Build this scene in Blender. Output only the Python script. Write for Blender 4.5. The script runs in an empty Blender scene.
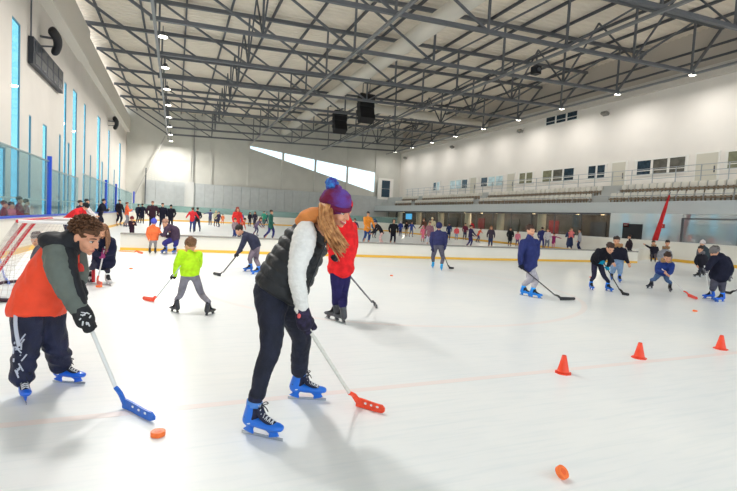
import bpy, bmesh, math, random
import numpy as np
from mathutils import Vector, Matrix, noise
random.seed(7)
SC = bpy.context.scene
COL = SC.collection
V = Vector
# ------------------------------------------------------------------ camera model
FPX = 466.0; CAMH = 1.4
PITCH, YAW, ROLL = math.radians(3.2394), math.radians(22.5852), math.radians(3.0)
cf = V((math.sin(YAW)*math.cos(PITCH), math.cos(YAW)*math.cos(PITCH), -math.sin(PITCH)))
r0 = V((math.cos(YAW), -math.sin(YAW), 0)); u0 = r0.cross(cf)
cr = math.cos(ROLL)*r0 + math.sin(ROLL)*u0
cu = math.cos(ROLL)*u0 - math.sin(ROLL)*r0
CAM = V((0, 0, CAMH))
def ray(px, py):
    return cr*((px-368.5)/FPX) + cu*((245.5-py)/FPX) + cf
def onplane(px, py, axis, val):
    d = ray(px, py); t = (val-CAM[axis])/d[axis]
    return CAM + d*t
def G(px, py):
    return onplane(px, py, 2, 0.0)
def depth(p):
    return (p-CAM).dot(cf)
cam = bpy.data.objects.new('camera', bpy.data.cameras.new('camera')); COL.objects.link(cam)
cam.data.sensor_width = 36; cam.data.lens = FPX/737*36; cam.data.clip_end = 300; cam.data.clip_start = .05
R3 = Matrix((cr, cu, -cf)).transposed()
cam.matrix_world = Matrix.Translation(CAM) @ R3.to_4x4()
SC.camera = cam
# ------------------------------------------------------------------ materials
def lin(c):
    return tuple((x/12.92 if x <= .04045 else ((x+.055)/1.055)**2.4) for x in [v/255 for v in c])
_M = {}
def mat(name, rgb, rough=.6, metal=0, var=.0, vscale=20, bump=0, bscale=60, spec=.4, emit=None, es=0, rgb2=None, alpha=1, coat=0, sheen=0):
    key = (name, tuple(rgb), rough, metal, var, bump)
    if key in _M: return _M[key]
    m = bpy.data.materials.new(name); m.use_nodes = True
    nt = m.node_tree; b = nt.nodes['Principled BSDF']
    c = lin(rgb)
    b.inputs['Base Color'].default_value = (*c, 1); b.inputs['Roughness'].default_value = rough
    b.inputs['Metallic'].default_value = metal; b.inputs['Specular IOR Level'].default_value = spec
    b.inputs['Coat Weight'].default_value = coat; b.inputs['Sheen Weight'].default_value = sheen
    if emit is not None:
        b.inputs['Emission Color'].default_value = (*lin(emit), 1); b.inputs['Emission Strength'].default_value = es
    if var or rgb2 or bump:
        tc = nt.nodes.new('ShaderNodeTexCoord')
    if var or rgb2:
        n = nt.nodes.new('ShaderNodeTexNoise'); n.inputs['Scale'].default_value = vscale; n.inputs['Detail'].default_value = 3
        nt.links.new(tc.outputs['Object'], n.inputs['Vector'])
        r = nt.nodes.new('ShaderNodeValToRGB'); r.color_ramp.elements[0].position = .38; r.color_ramp.elements[1].position = .62
        c2 = lin(rgb2) if rgb2 else tuple(min(1, x*(1+var)) for x in c)
        c1 = c if rgb2 else tuple(x*(1-var) for x in c)
        r.color_ramp.elements[0].color = (*c1, 1); r.color_ramp.elements[1].color = (*c2, 1)
        nt.links.new(n.outputs['Fac'], r.inputs['Fac']); nt.links.new(r.outputs['Color'], b.inputs['Base Color'])
    if bump:
        n2 = nt.nodes.new('ShaderNodeTexNoise'); n2.inputs['Scale'].default_value = bscale; n2.inputs['Detail'].default_value = 4
        nt.links.new(tc.outputs['Object'], n2.inputs['Vector'])
        bp = nt.nodes.new('ShaderNodeBump'); bp.inputs['Strength'].default_value = bump; bp.inputs['Distance'].default_value = .02
        nt.links.new(n2.outputs['Fac'], bp.inputs['Height']); nt.links.new(bp.outputs['Normal'], b.inputs['Normal'])
    _M[key] = m
    return m
def cloth(rgb, rough=.85, var=.12):
    return mat('fabric', rgb, rough, var=var, vscale=14, bump=.25, bscale=45, spec=.2)
def glass_mat(name, rgb, mix, rough=.02, gloss=.08, fk=.22):
    m = bpy.data.materials.new(name); m.use_nodes = True; nt = m.node_tree
    for n in list(nt.nodes):
        if n.type != 'OUTPUT_MATERIAL': nt.nodes.remove(n)
    out = [n for n in nt.nodes][0]
    tr = nt.nodes.new('ShaderNodeBsdfTransparent'); tr.inputs['Color'].default_value = (*lin(rgb), 1)
    df = nt.nodes.new('ShaderNodeBsdfDiffuse'); df.inputs['Color'].default_value = (*lin(rgb), 1)
    gl = nt.nodes.new('ShaderNodeBsdfGlossy'); gl.inputs['Roughness'].default_value = rough
    m1 = nt.nodes.new('ShaderNodeMixShader'); m1.inputs[0].default_value = mix
    nt.links.new(tr.outputs[0], m1.inputs[1]); nt.links.new(df.outputs[0], m1.inputs[2])
    fr = nt.nodes.new('ShaderNodeFresnel'); fr.inputs['IOR'].default_value = 1.45
    mm = nt.nodes.new('ShaderNodeMath'); mm.operation = 'MULTIPLY_ADD'; mm.inputs[1].default_value = fk; mm.inputs[2].default_value = gloss; mm.use_clamp = True
    nt.links.new(fr.outputs[0], mm.inputs[0])
    m2 = nt.nodes.new('ShaderNodeMixShader')
    nt.links.new(mm.outputs[0], m2.inputs[0]); nt.links.new(m1.outputs[0], m2.inputs[1]); nt.links.new(gl.outputs[0], m2.inputs[2])
    nt.links.new(m2.outputs[0], out.inputs['Surface'])
    return m
# ------------------------------------------------------------------ mesh helpers
class MB:
    def __init__(s): s.v = []; s.f = []; s.m = []
    def add(s, vs, fs, mi=0):
        o = len(s.v); s.v += [tuple(x) for x in vs]; s.f += [tuple(i+o for i in f) for f in fs]; s.m += [mi]*len(fs); return s
    def box(s, x0, x1, y0, y1, z0, z1, mi=0, M=None):
        vs = [V((x, y, z)) for z in (z0, z1) for y in (y0, y1) for x in (x0, x1)]
        if M is not None: vs = [M @ v for v in vs]
        return s.add(vs, [(0,2,3,1),(4,5,7,6),(0,1,5,4),(2,6,7,3),(0,4,6,2),(1,3,7,5)], mi)
    def ell(s, c, r, M=None, nu=14, nv=9, mi=0):
        c = V(c); r = (r, r, r) if isinstance(r, (int, float)) else r
        vs = [c+V((0, 0, r[2]))]
        for j in range(1, nv):
            t = math.pi*j/nv
            for i in range(nu):
                a = 2*math.pi*i/nu
                vs.append(c+V((r[0]*math.sin(t)*math.cos(a), r[1]*math.sin(t)*math.sin(a), r[2]*math.cos(t))))
        vs.append(c-V((0, 0, r[2])))
        fs = [(0, 1+i, 1+(i+1) % nu) for i in range(nu)]
        for j in range(nv-2):
            for i in range(nu):
                a = 1+j*nu+i; b = 1+j*nu+(i+1) % nu
                fs.append((a, a+nu, b+nu, b))
        L = len(vs)-1; o = 1+(nv-2)*nu
        fs += [(L, o+(i+1) % nu, o+i) for i in range(nu)]
        if M is not None: vs = [M @ v for v in vs]
        return s.add(vs, fs, mi)
    def tube(s, pts, rad, seg=12, ref=None, sub=1, round_=True, mi=0, M=None):
        pts = [V(p) for p in pts]
        rad = [(r, r) if isinstance(r, (int, float)) else r for r in rad]
        if sub > 1 and len(pts) > 2:
            P2 = []; R2 = []
            n = len(pts)
            for i in range(n-1):
                p = [pts[max(i-1, 0)], pts[i], pts[i+1], pts[min(i+2, n-1)]]
                for k in range(sub):
                    t = k/sub
                    P2.append(.5*((2*p[1]) + (p[2]-p[0])*t + (2*p[0]-5*p[1]+4*p[2]-p[3])*t*t + (3*p[1]-p[0]-3*p[2]+p[3])*t**3))
                    tt = t*t*(3-2*t)
                    R2.append(tuple(rad[i][q]*(1-tt)+rad[i+1][q]*tt for q in (0, 1)))
            P2.append(pts[-1]); R2.append(rad[-1]); pts, rad = P2, R2
        n = len(pts)
        tan = [(pts[min(i+1, n-1)]-pts[max(i-1, 0)]).normalized() for i in range(n)]
        if ref is None:
            ref = V((1, 0, 0)) if abs(tan[0].x) < .8 else V((0, 1, 0))
        rings = []
        a = None
        for i in range(n):
            base = ref if (a is None) else a
            if ref is not None and a is None: base = V(ref)
            q = base - tan[i]*base.dot(tan[i])
            if q.length < 1e-5: q = tan[i].orthogonal()
            a = q.normalized(); b = tan[i].cross(a)
            rings.append((pts[i], a, b, rad[i][0], rad[i][1], tan[i]))
        if round_:
            p, a, b, ra, rb, t = rings[0]; r = min(ra, rb)
            pre = [(p-t*r*.95, a, b, ra*.3, rb*.3, t), (p-t*r*.75, a, b, ra*.68, rb*.68, t), (p-t*r*.4, a, b, ra*.92, rb*.92, t)]
            p, a, b, ra, rb, t = rings[-1]; r = min(ra, rb)
            post = [(p+t*r*.4, a, b, ra*.92, rb*.92, t), (p+t*r*.75, a, b, ra*.68, rb*.68, t), (p+t*r*.95, a, b, ra*.3, rb*.3, t)]
            rings = pre+rings+post
        vs = []; fs = []
        for (p, a, b, ra, rb, t) in rings:
            for k in range(seg):
                an = 2*math.pi*k/seg
                vs.append(p+a*(ra*math.cos(an))+b*(rb*math.sin(an)))
        for i in range(len(rings)-1):
            for k in range(seg):
                x = i*seg+k; y = i*seg+(k+1) % seg
                fs.append((x, y, y+seg, x+seg))
        fs.append(tuple(reversed(range(seg)))); fs.append(tuple((len(rings)-1)*seg+k for k in range(seg)))
        if M is not None: vs = [M @ v for v in vs]
        return s.add(vs, fs, mi)
    def bar(s, a, b, w, h, up=V((0, 0, 1)), mi=0):
        a = V(a); b = V(b); t = (b-a).normalized()
        x = t.cross(V(up)); x = x.normalized() if x.length > 1e-4 else V((1, 0, 0)); z = x.cross(t)
        vs = []
        for p in (a, b):
            for (i, j) in ((-1, -1), (1, -1), (1, 1), (-1, 1)): vs.append(p+x*(i*w/2)+z*(j*h/2))
        return s.add(vs, [(0,1,2,3),(7,6,5,4),(0,4,5,1),(1,5,6,2),(2,6,7,3),(3,7,4,0)], mi)
    def prism(s, poly, axis, t0, t1, mi=0):
        """poly 2D points in the two other axes, extruded along axis"""
        def mk(p, t):
            q = list(p); q.insert(axis, t); return V(q)
        n = len(poly)
        vs = [mk(p, t0) for p in poly]+[mk(p, t1) for p in poly]
        fs = [tuple(range(n)), tuple(reversed(range(n, 2*n)))]+[(i, i+n, (i+1) % n+n, (i+1) % n) for i in range(n)]
        return s.add(vs, fs, mi)
    def mesh(s, name, mats, smooth=False):
        me = bpy.data.meshes.new(name); me.from_pydata(s.v, [], s.f)
        for m in (mats if isinstance(mats, (list, tuple)) else [mats]): me.materials.append(m)
        me.polygons.foreach_set('material_index', s.m)
        if smooth: me.polygons.foreach_set('use_smooth', [True]*len(s.f))
        bm = bmesh.new(); bm.from_mesh(me); bmesh.ops.recalc_face_normals(bm, faces=bm.faces); bm.to_mesh(me); bm.free()
        me.update(); return me
    def build(s, name, mats, parent=None, smooth=False, loc=None, **props):
        o = bpy.data.objects.new(name, s.mesh(name, mats, smooth)); COL.objects.link(o)
        if parent is not None: o.parent = parent
        if loc is not None:
            o.data.transform(Matrix.Translation(-V(loc))); o.location = loc
        for k, v in props.items(): o[k] = v
        return o
    def remesh(s, name, mats, voxel, smooth=3, parent=None, disp=None, **props):
        me = s.mesh(name+'_tmp', mats)
        t = bpy.data.objects.new(name+'_tmp', me); COL.objects.link(t)
        md = t.modifiers.new('r', 'REMESH'); md.mode = 'VOXEL'; md.voxel_size = voxel; md.use_smooth_shade = True
        if smooth:
            sm = t.modifiers.new('s', 'SMOOTH'); sm.factor = .5; sm.iterations = smooth
        dg = bpy.context.evaluated_depsgraph_get(); ev = t.evaluated_get(dg)
        nm = bpy.data.meshes.new_from_object(ev)
        bpy.data.objects.remove(t); bpy.data.meshes.remove(me)
        nm.name = name
        if disp:
            n = len(nm.vertices); co = np.empty(n*3); nm.vertices.foreach_get('co', co); co = co.reshape(-1, 3)
            no = np.empty(n*3); nm.vertices.foreach_get('normal', no); no = no.reshape(-1, 3)
            d = np.array([disp(V(c), V(q)) for c, q in zip(co, no)])
            co = co+no*d[:, None]; nm.vertices.foreach_set('co', co.ravel()); nm.update()
        nm.materials.clear()
        for m in (mats if isinstance(mats, (list, tuple)) else [mats]): nm.materials.append(m)
        nm.polygons.foreach_set('use_smooth', [True]*len(nm.polygons))
        o = bpy.data.objects.new(name, nm); COL.objects.link(o)
        if parent is not None: o.parent = parent
        for k, v in props.items(): o[k] = v
        return o
def empty(name, loc, label, cat, group=None):
    o = bpy.data.objects.new(name, None); COL.objects.link(o); o.location = loc
    o['label'] = label; o['category'] = cat
    if group: o['group'] = group
    o.empty_display_size = .2
    return o
def tag(o, label, cat, group=None):
    o['label'] = label; o['category'] = cat
    if group: o['group'] = group
    return o
def struct(o):
    o['kind'] = 'structure'; return o
def copy_tree(o, loc, label=None):
    c = o.copy(); COL.objects.link(c); c.location = loc
    if label: c['label'] = label
    for ch in o.children:
        d = ch.copy(); COL.objects.link(d); d.parent = c
        for g in ch.children:
            e = g.copy(); COL.objects.link(e); e.parent = d
    return c
ORD = ['first', 'second', 'third', 'fourth', 'fifth', 'sixth', 'seventh', 'eighth', 'ninth', 'tenth', 'eleventh', 'twelfth', 'thirteenth']
LAMP_P = 262; WORLD_S = 2.0; EXPO = 0.0
# ------------------------------------------------------------------ setting
XL, XR, YB, YN = -5.5, 30.0, 61.5, -8.0       # left wall, right wall, back wall, near limit
BL, BR, BF = -3.9, 24.4, 58.6                 # rink boards left, right, far
m_wall = mat('wall_paint', (214, 208, 200), .8, var=.03, vscale=.6)
m_wallb = mat('wall_metal_sheet', (205, 204, 196), .7, var=.03, vscale=.8)
m_grey = mat('grey_cladding', (184, 188, 188), .6, var=.04, vscale=2)
m_steel = mat('dark_painted_steel', (98, 101, 106), .5, metal=.1)
m_steel2 = mat('dark_steel_shade', (84, 87, 92), .55, metal=.1)
m_white = mat('white_paint', (232, 230, 224), .5)
m_board = mat('rink_board_plastic', (236, 232, 222), .35, var=.02, vscale=1.2)
m_yel = mat('yellow_kick_plastic', (240, 190, 70), .4)
m_bluecap = mat('blue_cap_plastic', (24, 70, 190), .4)
m_dark = mat('dark_plastic', (28, 32, 40), .5)
m_chrome = mat('steel_tube', (170, 175, 180), .3, metal=.8)
# ice
def ice():
    m = bpy.data.materials.new('ice'); m.use_nodes = True; nt = m.node_tree; b = nt.nodes['Principled BSDF']
    tc = nt.nodes.new('ShaderNodeTexCoord')
    n = nt.nodes.new('ShaderNodeTexNoise'); n.inputs['Scale'].default_value = .35; n.inputs['Detail'].default_value = 6; n.inputs['Roughness'].default_value = .6
    nt.links.new(tc.outputs['Object'], n.inputs['Vector'])
    r = nt.nodes.new('ShaderNodeValToRGB'); r.color_ramp.elements[0].position = .3; r.color_ramp.elements[1].position = .7
    r.color_ramp.elements[0].color = (*lin((226, 230, 232)), 1); r.color_ramp.elements[1].color = (*lin((240, 241, 239)), 1)
    nt.links.new(n.outputs['Fac'], r.inputs['Fac'])
    # skate scratches
    mp = nt.nodes.new('ShaderNodeMapping'); mp.inputs['Scale'].default_value = (1, 14, 1); mp.inputs['Rotation'].default_value = (0, 0, .6)
    nt.links.new(tc.outputs['Object'], mp.inputs['Vector'])
    n2 = nt.nodes.new('ShaderNodeTexNoise'); n2.inputs['Scale'].default_value = 1.6; n2.inputs['Detail'].default_value = 5; n2.inputs['Distortion'].default_value = .8
    nt.links.new(mp.outputs['Vector'], n2.inputs['Vector'])
    r2 = nt.nodes.new('ShaderNodeValToRGB'); r2.color_ramp.elements[0].position = .48; r2.color_ramp.elements[1].position = .72
    r2.color_ramp.elements[0].color = (1, 1, 1, 1); r2.color_ramp.elements[1].color = (.93, .95, .96, 1)
    nt.links.new(n2.outputs['Fac'], r2.inputs['Fac'])
    mx = nt.nodes.new('ShaderNodeMix'); mx.data_type = 'RGBA'; mx.blend_type = 'MULTIPLY'; mx.inputs['Factor'].default_value = 1
    nt.links.new(r.outputs['Color'], mx.inputs['A']); nt.links.new(r2.outputs['Color'], mx.inputs['B'])
    nt.links.new(mx.outputs['Result'], b.inputs['Base Color'])
    b.inputs['Roughness'].default_value = .32; b.inputs['Specular IOR Level'].default_value = .35
    bp = nt.nodes.new('ShaderNodeBump'); bp.inputs['Strength'].default_value = .06; bp.inputs['Distance'].default_value = .02
    nt.links.new(n2.outputs['Fac'], bp.inputs['Height']); nt.links.new(bp.outputs['Normal'], b.inputs['Normal'])
    return m
m_ice = ice()
struct(MB().box(XL, XR, YN, YB, -.2, 0).build('floor', m_ice))
# faded painted lines in the ice
m_line = mat('faded_red_ice_paint', (236, 226, 223), .35)
m_line2 = mat('faded_pink_ice_paint', (236, 230, 228), .35)
struct(MB().box(BL+.1, BR-.1, 3.42, 3.50, .0008, .0012).build('trim_1', m_line))
a = MB()
for i in range(64):                                  # faint face-off circle in the right half
    t0, t1 = 2*math.pi*i/64, 2*math.pi*(i+1)/64
    c = V((4.3, 9.2, 0))
    p = [c+V((math.cos(t)*rr, math.sin(t)*rr, .001)) for t, rr in ((t0, 3.9), (t1, 3.9), (t1, 4.0), (t0, 4.0))]
    a.add(p, [(0, 1, 2, 3)])
struct(a.build('trim_2', m_line2))
# ---- left wall with slit windows
slits = [(19.3, 19.9, 3.2), (20.45, 21.45, 7.9), (22.6, 22.95, 4.85), (24.7, 25.45, 4.85), (27.8, 28.2, 4.85), (28.8, 29.4, 7.7),
         (29.8, 30.3, 4.7), (31.0, 32.2, 7.85), (34.4, 35.1, 7.75), (36.9, 37.4, 4.8), (39.8, 41.3, 8.0), (42.2, 43.0, 4.85), (45.8, 46.8, 7.9),
         (50.0, 50.8, 4.85), (54.2, 55.6, 7.9), (12.0, 12.8, 7.9), (14.0, 14.6, 4.85), (16.2, 17.2, 7.9)]
slits.sort()
ZB, ZT, T = .35, 12.2, .07
w = MB(); y = YN
for (y0, y1, zt) in slits:
    w.box(XL-T, XL, y, y0, 0, ZT)
    w.box(XL-T, XL, y0, y1, 0, ZB); w.box(XL-T, XL, y0, y1, zt, ZT); y = y1
w.box(XL-T, XL, y, YB+.3, 0, ZT)
struct(w.build('wall_left', m_wall))
m_slit = glass_mat('cyan_window_glass', (186, 230, 242), .06, gloss=.0)
for i, (y0, y1, zt) in enumerate(slits):
    f = MB()
    f.box(XL-.06, XL-.01, y0, y0+.05, ZB, zt); f.box(XL-.06, XL-.01, y1-.05, y1, ZB, zt); f.box(XL-.06, XL-.01, y0, y1, zt-.05, zt)
    fo = struct(f.build('window_%d' % (i+1), mat('teal_window_frame', (70, 130, 150), .4)))
    MB().box(XL-.04, XL-.03, y0, y1, ZB, zt).build('pane', m_slit, fo)
# ---- back wall (sheet metal, long sloping window)
xs = [XL-.3, 8.4, 12.8, 17.2, 21.8, 26.1, XR+.3]
def ztop(x): return 10.0-(x-8.4)*(10.0-8.1)/17.7
def zbot(x): return 9.6-(x-8.4)*(9.6-5.2)/17.7
w = MB()
w.box(xs[0], xs[1], YB, YB+.3, 0, 14.4); w.box(xs[5], xs[6], YB, YB+.3, 0, 14.4)
for i in range(1, 5):
    a_, b_ = xs[i], xs[i+1]
    w.prism([(a_, 0), (b_, 0), (b_, zbot(b_)), (a_, zbot(a_))], 1, YB, YB+.3)
    w.prism([(a_, ztop(a_)), (b_, ztop(b_)), (b_, 14.4), (a_, 14.4)], 1, YB, YB+.3)
bw = struct(w.build('wall_back', m_wallb))
m_skyglass = glass_mat('clear_window_glass', (240, 250, 253), .05, gloss=.0)
for i in range(1, 5):
    a_, b_ = xs[i], xs[i+1]
    f = MB()
    f.bar((a_, YB+.12, zbot(a_)), (b_, YB+.12, zbot(b_)), .1, .12); f.bar((a_, YB+.12, ztop(a_)), (b_, YB+.12, ztop(b_)), .1, .12)
    f.box(b_-.06, b_+.06, YB+.05, YB+.2, zbot(b_), ztop(b_))
    fo = struct(f.build('window_%d' % (20+i), m_white))
    MB().prism([(a_, zbot(a_)), (b_, zbot(b_)), (b_, ztop(b_)), (a_, ztop(a_))], 1, YB+.14, YB+.16).build('pane', m_skyglass, fo)
for i, x in enumerate((-.75, 1.45, 3.9, 8.4, 12.8, 17.2, 21.8, 26.1)):
    struct(MB().box(x-.13, x+.13, YB-.14, YB, 4.6, 13.4).build('trim_%d' % (10+i), m_wallb))
struct(MB().box(1.8, 1.88, YB-.2, YB, 4.6, 13.4).build('trim_19', mat('grey_pipe', (140, 140, 138), .5)))
for i, z in enumerate((7.3,)):
    struct(MB().box(XL, 3.9, YB-.05, YB, z, z+.08).build('trim_20', m_wallb))
# grey lower cladding on the back wall
w = MB(); x = -3.4
while x < 28.4:
    x2 = min(x+1.1, 28.4); w.box(x+.01, x2-.01, YB-.5, YB-.02, 0, 4.65); x = x2
struct(w.build('wall_back_lower', m_grey))
struct(MB().box(.9, 1.95, YB-.7, YB-.45, 0, 4.75).build('trim_21', mat('pale_cladding', (206, 206, 202), .6)))
# dark window in the far right corner of the back wall
f = MB(); f.box(26.3, 28.7, YB-.6, YB-.5, 4.3, 7.3)
fo = struct(f.build('window_26', m_white))
m_dglass = mat('dark_window_glass', (26, 58, 78), .08, spec=.6)
for z0 in (4.65, 5.85): MB().box(26.9, 28.15, YB-.63, YB-.6, z0, z0+1.15).build('pane', m_dglass, fo)
# ---- right wall
struct(MB().box(XR, XR+.3, YN, YB+.3, 0, 11.9).build('wall_right', mat('right_wall_paint', (232, 227, 220), .8, var=.02, vscale=.5)))
struct(MB().box(XR+.1, XR+.3, YN, YB+.3, 11.9, 14.4).build('wall_right_upper', mat('upper_band', (206, 196, 184), .8)))
struct(MB().box(XR-.25, XR+.02, YN, YB, 11.1, 11.75).build('trim_22', mat('right_beam_paint', (212, 206, 198), .7)))
for i, z in enumerate((12.2, 12.9)):
    struct(MB().box(XR-.3, XR-.15, YN, YB, z, z+.1).build('trim_%d' % (23+i), m_steel2))
# windows of the upper gallery
def panes_window(n, y0, y1, z0, z1, k, mats):
    f = MB(); d = XR-.06
    f.box(d, XR, y0-.12, y1+.12, z0-.1, z0); f.box(d, XR, y0-.12, y1+.12, z1, z1+.1)
    for i in range(k+1):
        yy = y0+(y1-y0)*i/k; f.box(d, XR, yy-.08, yy+.08, z0, z1)
    o = struct(f.build('window_%d' % n, m_white))
    for i in range(k):
        a_, b_ = y0+(y1-y0)*i/k+.08, y0+(y1-y0)*(i+1)/k-.08
        q = MB().box(XR-.03, XR, a_, b_, z0, z1).build('pane', mats[i % len(mats)], o)
        MB().box(XR-.05, XR-.02, a_, b_, z0+.22, z0+.27).build('sash_bar', m_white, o)
m_olive = mat('room_behind_glass_olive', (128, 128, 104), .15, var=.15, vscale=3)
m_brown = mat('room_behind_glass_grey', (98, 96, 88), .15, var=.2, vscale=3)
m_blueg = mat('room_behind_glass_blue', (42, 60, 74), .12, var=.3, vscale=4)
m_lite = mat('daylit_glass', (190, 214, 220), .1, var=.15, vscale=2)  # pale pane colour stands in for reflected daylight
panes_window(30, 16.0, 17.7, 5.5, 6.45, 1, [m_olive])
panes_window(31, 20.05, 23.57, 5.5, 6.45, 3, [m_brown, m_brown, m_blueg])
panes_window(32, 26.1, 27.8, 5.5, 6.45, 2, [m_blueg])
panes_window(33, 29.1, 32.75, 5.5, 6.45, 3, [m_blueg, m_brown, m_olive])
panes_window(34, 33.9, 35.8, 5.5, 6.45, 2, [m_olive])
panes_window(35, 38.1, 41.8, 5.5, 6.4, 3, [m_lite, m_lite, m_blueg])
panes_window(36, 44.2, 47.9, 5.45, 6.4, 3, [m_blueg, m_lite, m_lite])
panes_window(37, 50.2, 51.8, 5.45, 6.4, 2, [m_lite, m_blueg])
panes_window(38, 29.2, 32.8, 10.45, 11.3, 3, [m_blueg])
m_door = mat('cream_door', (206, 202, 188), .6)
for i, (y0, y1) in enumerate(((24.4, 25.5), (18.15, 19.4), (36.4, 37.4), (42.6, 43.6))):
    d = MB(); d.box(XR-.08, XR, y0-.1, y1+.1, 4.62, 6.6)
    o = struct(d.build('door_%d' % (i+1), m_white))
    MB().box(XR-.11, XR-.07, y0, y1, 4.62, 6.5).build('door_leaf', m_door, o)
    MB().box(XR-.16, XR-.11, y0+.1, y0+.16, 5.3, 5.7).build('door_handle', m_steel, o)
# ceiling: ribbed deck, rising to the right
def zdeck(x): return 12.75+.043*(x-XL)
w = MB(); n = 0
y = YN
ribs = []
while y < YB+.3:
    ribs += [(y, 0), (y+.22, 0), (y+.27, -.05), (y+.37, -.05)]; y += .42
vs = []
for (yy, dz) in ribs:
    for x in (XL-.3, XR+.3): vs.append((x, yy, zdeck(x)+dz))
w.add(vs, [(2*i, 2*i+1, 2*i+3, 2*i+2) for i in range(len(ribs)-1)])
vs = [(x, yy, zdeck(x)+.2) for yy in (YN, YB+.6) for x in (XL-.3, XR+.3)]
w.add(vs, [(0, 1, 3, 2)])
struct(w.build('ceiling', mat('beige_roof_deck', (236, 226, 210), .7, var=.03, vscale=.7)))
# ------------------------------------------------------------------ roof steel
NODES = [-1.1+4.767*i for i in range(7)]
def zb(x): return 9.85+.038*(x+1.1)
def zt(x): return zdeck(x)-.34
def truss(y, label):
    e = empty('roof_truss', (0, y, 0), label, 'truss', 'steel roof trusses')
    def part(nm, a_, b_, w_, h_, m=m_steel): MB().bar(a_, b_, w_, h_).build(nm, m, e)
    part('top_chord', (XL+.02, 0, zt(XL)), (XR-.02, 0, zt(XR)), .18, .2)
    part('bottom_chord', (NODES[0]-.2, 0, zb(NODES[0])), (NODES[-1]+.2, 0, zb(NODES[-1])), .18, .17)
    for i, x in enumerate(NODES):
        part('vertical', (x, 0, zb(x)), (x, 0, zt(x)), .1, .1)
        if i < 6:
            a_, b_ = (x, NODES[i+1]) if i < 3 else (NODES[i+1], x)
            part('diagonal', (a_, 0, zt(a_)), (b_, 0, zb(b_)), .1, .1)
    part('diagonal', (XL+.1, 0, zt(XL)), (NODES[0], 0, zb(NODES[0])), .13, .12)
    part('diagonal', (XR-.1, 0, zt(XR)), (NODES[-1], 0, zb(NODES[-1])), .13, .12)
ty = [58.6-5*i for i in range(13)]
for i, y in enumerate(ty):
    if y < 3: break
    truss(y, 'dark steel roof truss spanning the hall, %s counted from the far end wall' % ORD[i])
# purlins along the hall
px_ = XL+1.0; k = 0; tot = 0
while px_ < XR:
    struct_ = MB().bar((0, YN, 0), (0, YB, 0), .1, .16).build('roof_purlin', m_steel2); struct_.location = (px_, 0, zdeck(px_)-.14)
    tag(struct_, 'slim dark steel purlin running the length of the hall under the ceiling', 'purlin', 'roof purlins under the ceiling deck')
    px_ += 2.38
# longitudinal bottom ties, one on every second node line
for x, nm in ((NODES[0], 'beside the left row of lamps'), (NODES[2], 'left of the hanging speakers'), (NODES[4], 'right of the hanging speakers'), (NODES[6], 'close to the right wall')):
    o = MB().bar((0, YN, 0), (0, YB-.2, 0), .13, .13).build('tie_beam', mat('light_steel', (128, 130, 132), .45, metal=.2))
    o.location = (x, 0, zb(x)-.15)
    tag(o, 'long grey steel tie under the trusses, %s' % nm, 'beam')
# braces between trusses, in the planes of two node lines
for x, nm in ((NODES[1], 'left'), (NODES[5], 'right')):
    e = empty('roof_bracing', (x, 0, 0), 'dark zigzag steel bracing between the roof trusses, %s line' % {'left': 'line over the green jacket skater,', 'middle': 'middle', 'right': 'line nearest the gallery,'}[nm].replace(' line', ''), 'bracing')
    e['label'] = {'left': 'dark zigzag steel bracing between the trusses, run nearest the slit window wall', 'middle': 'dark zigzag steel bracing between the trusses, run in the middle of the roof', 'right': 'dark zigzag steel bracing between the trusses, run nearest the spectator gallery'}[nm]
    for i in range(10):
        y0, y1 = ty[i], ty[i]-5
        MB().bar((0, y0, zb(x)), (0, (y0+y1)/2, zt(x)), .08, .08).build('brace', m_steel2, e)
        MB().bar((0, y1, zb(x)), (0, (y0+y1)/2, zt(x)), .08, .08).build('brace', m_steel2, e)
# ducts
m_duct = mat('white_duct', (216, 210, 198), .5)
o = MB().tube([(0, 4, 0), (0, 59, 0)], [.48, .48], 20, V((1, 0, 0)), round_=False).build('air_duct', m_duct, smooth=True)
o.location = (12.2, 0, 11.75); tag(o, 'fat round white air duct running lengthways among the trusses', 'duct')
o = MB().tube([(12.8, 0, 0), (29.6, 0, 0)], [.42, .42], 20, V((0, 1, 0)), round_=False).build('air_duct', m_duct, smooth=True)
o.location = (0, 41, 11.8); tag(o, 'round white air duct branching across to the right wall', 'duct')
# bulkhead duct at the top of the left wall
w = MB(); w.box(0, .55, -10, 30, 9.75, 11.6); w.box(0, .4, 30, 58.2, 9.9, 11.5)
o = w.build('ventilation_duct', mat('white_duct_box', (222, 216, 206), .5)); o.location = (XL, 2.5, 0)
tag(o, 'long boxed white duct along the top of the slit window wall', 'duct')
# ------------------------------------------------------------------ lamps
m_lens = mat('lamp_lens', (255, 250, 240), .3, emit=(255, 248, 235), es=14)
def lamp_proto():
    e = empty('ceiling_lamp', (0, 0, 0), '', 'lamp', '')
    MB().tube([(0, 0, .12), (0, 0, .2), (0, 0, .34)], [.22, .16, .09], 16, V((1, 0, 0)), round_=False).build('housing', m_steel2, e, smooth=True)
    MB().tube([(0, 0, .1), (0, 0, .13)], [.19, .19], 16, V((1, 0, 0)), round_=False).build('lens', m_lens, e)
    MB().bar((0, 0, .34), (0, 0, .6), .04, .04).build('hanger', m_steel, e)
    return e
def add_light(x, y, z, power, size=.5, spread=170, col=(1, .965, .92)):
    l = bpy.data.lights.new('lamp_light', 'AREA'); l.shape = 'DISK'; l.size = size; l.energy = power; l.color = col; l.spread = math.radians(spread)
    o = bpy.data.objects.new('lamp_light', l); COL.objects.link(o); o.location = (x, y, z)
lp = None
LY = [58.6, 53.6, 48.6, 43.6, 38.6, 33.6, 28.6, 23.6, 18.6, 13.6, 8.6]
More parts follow.
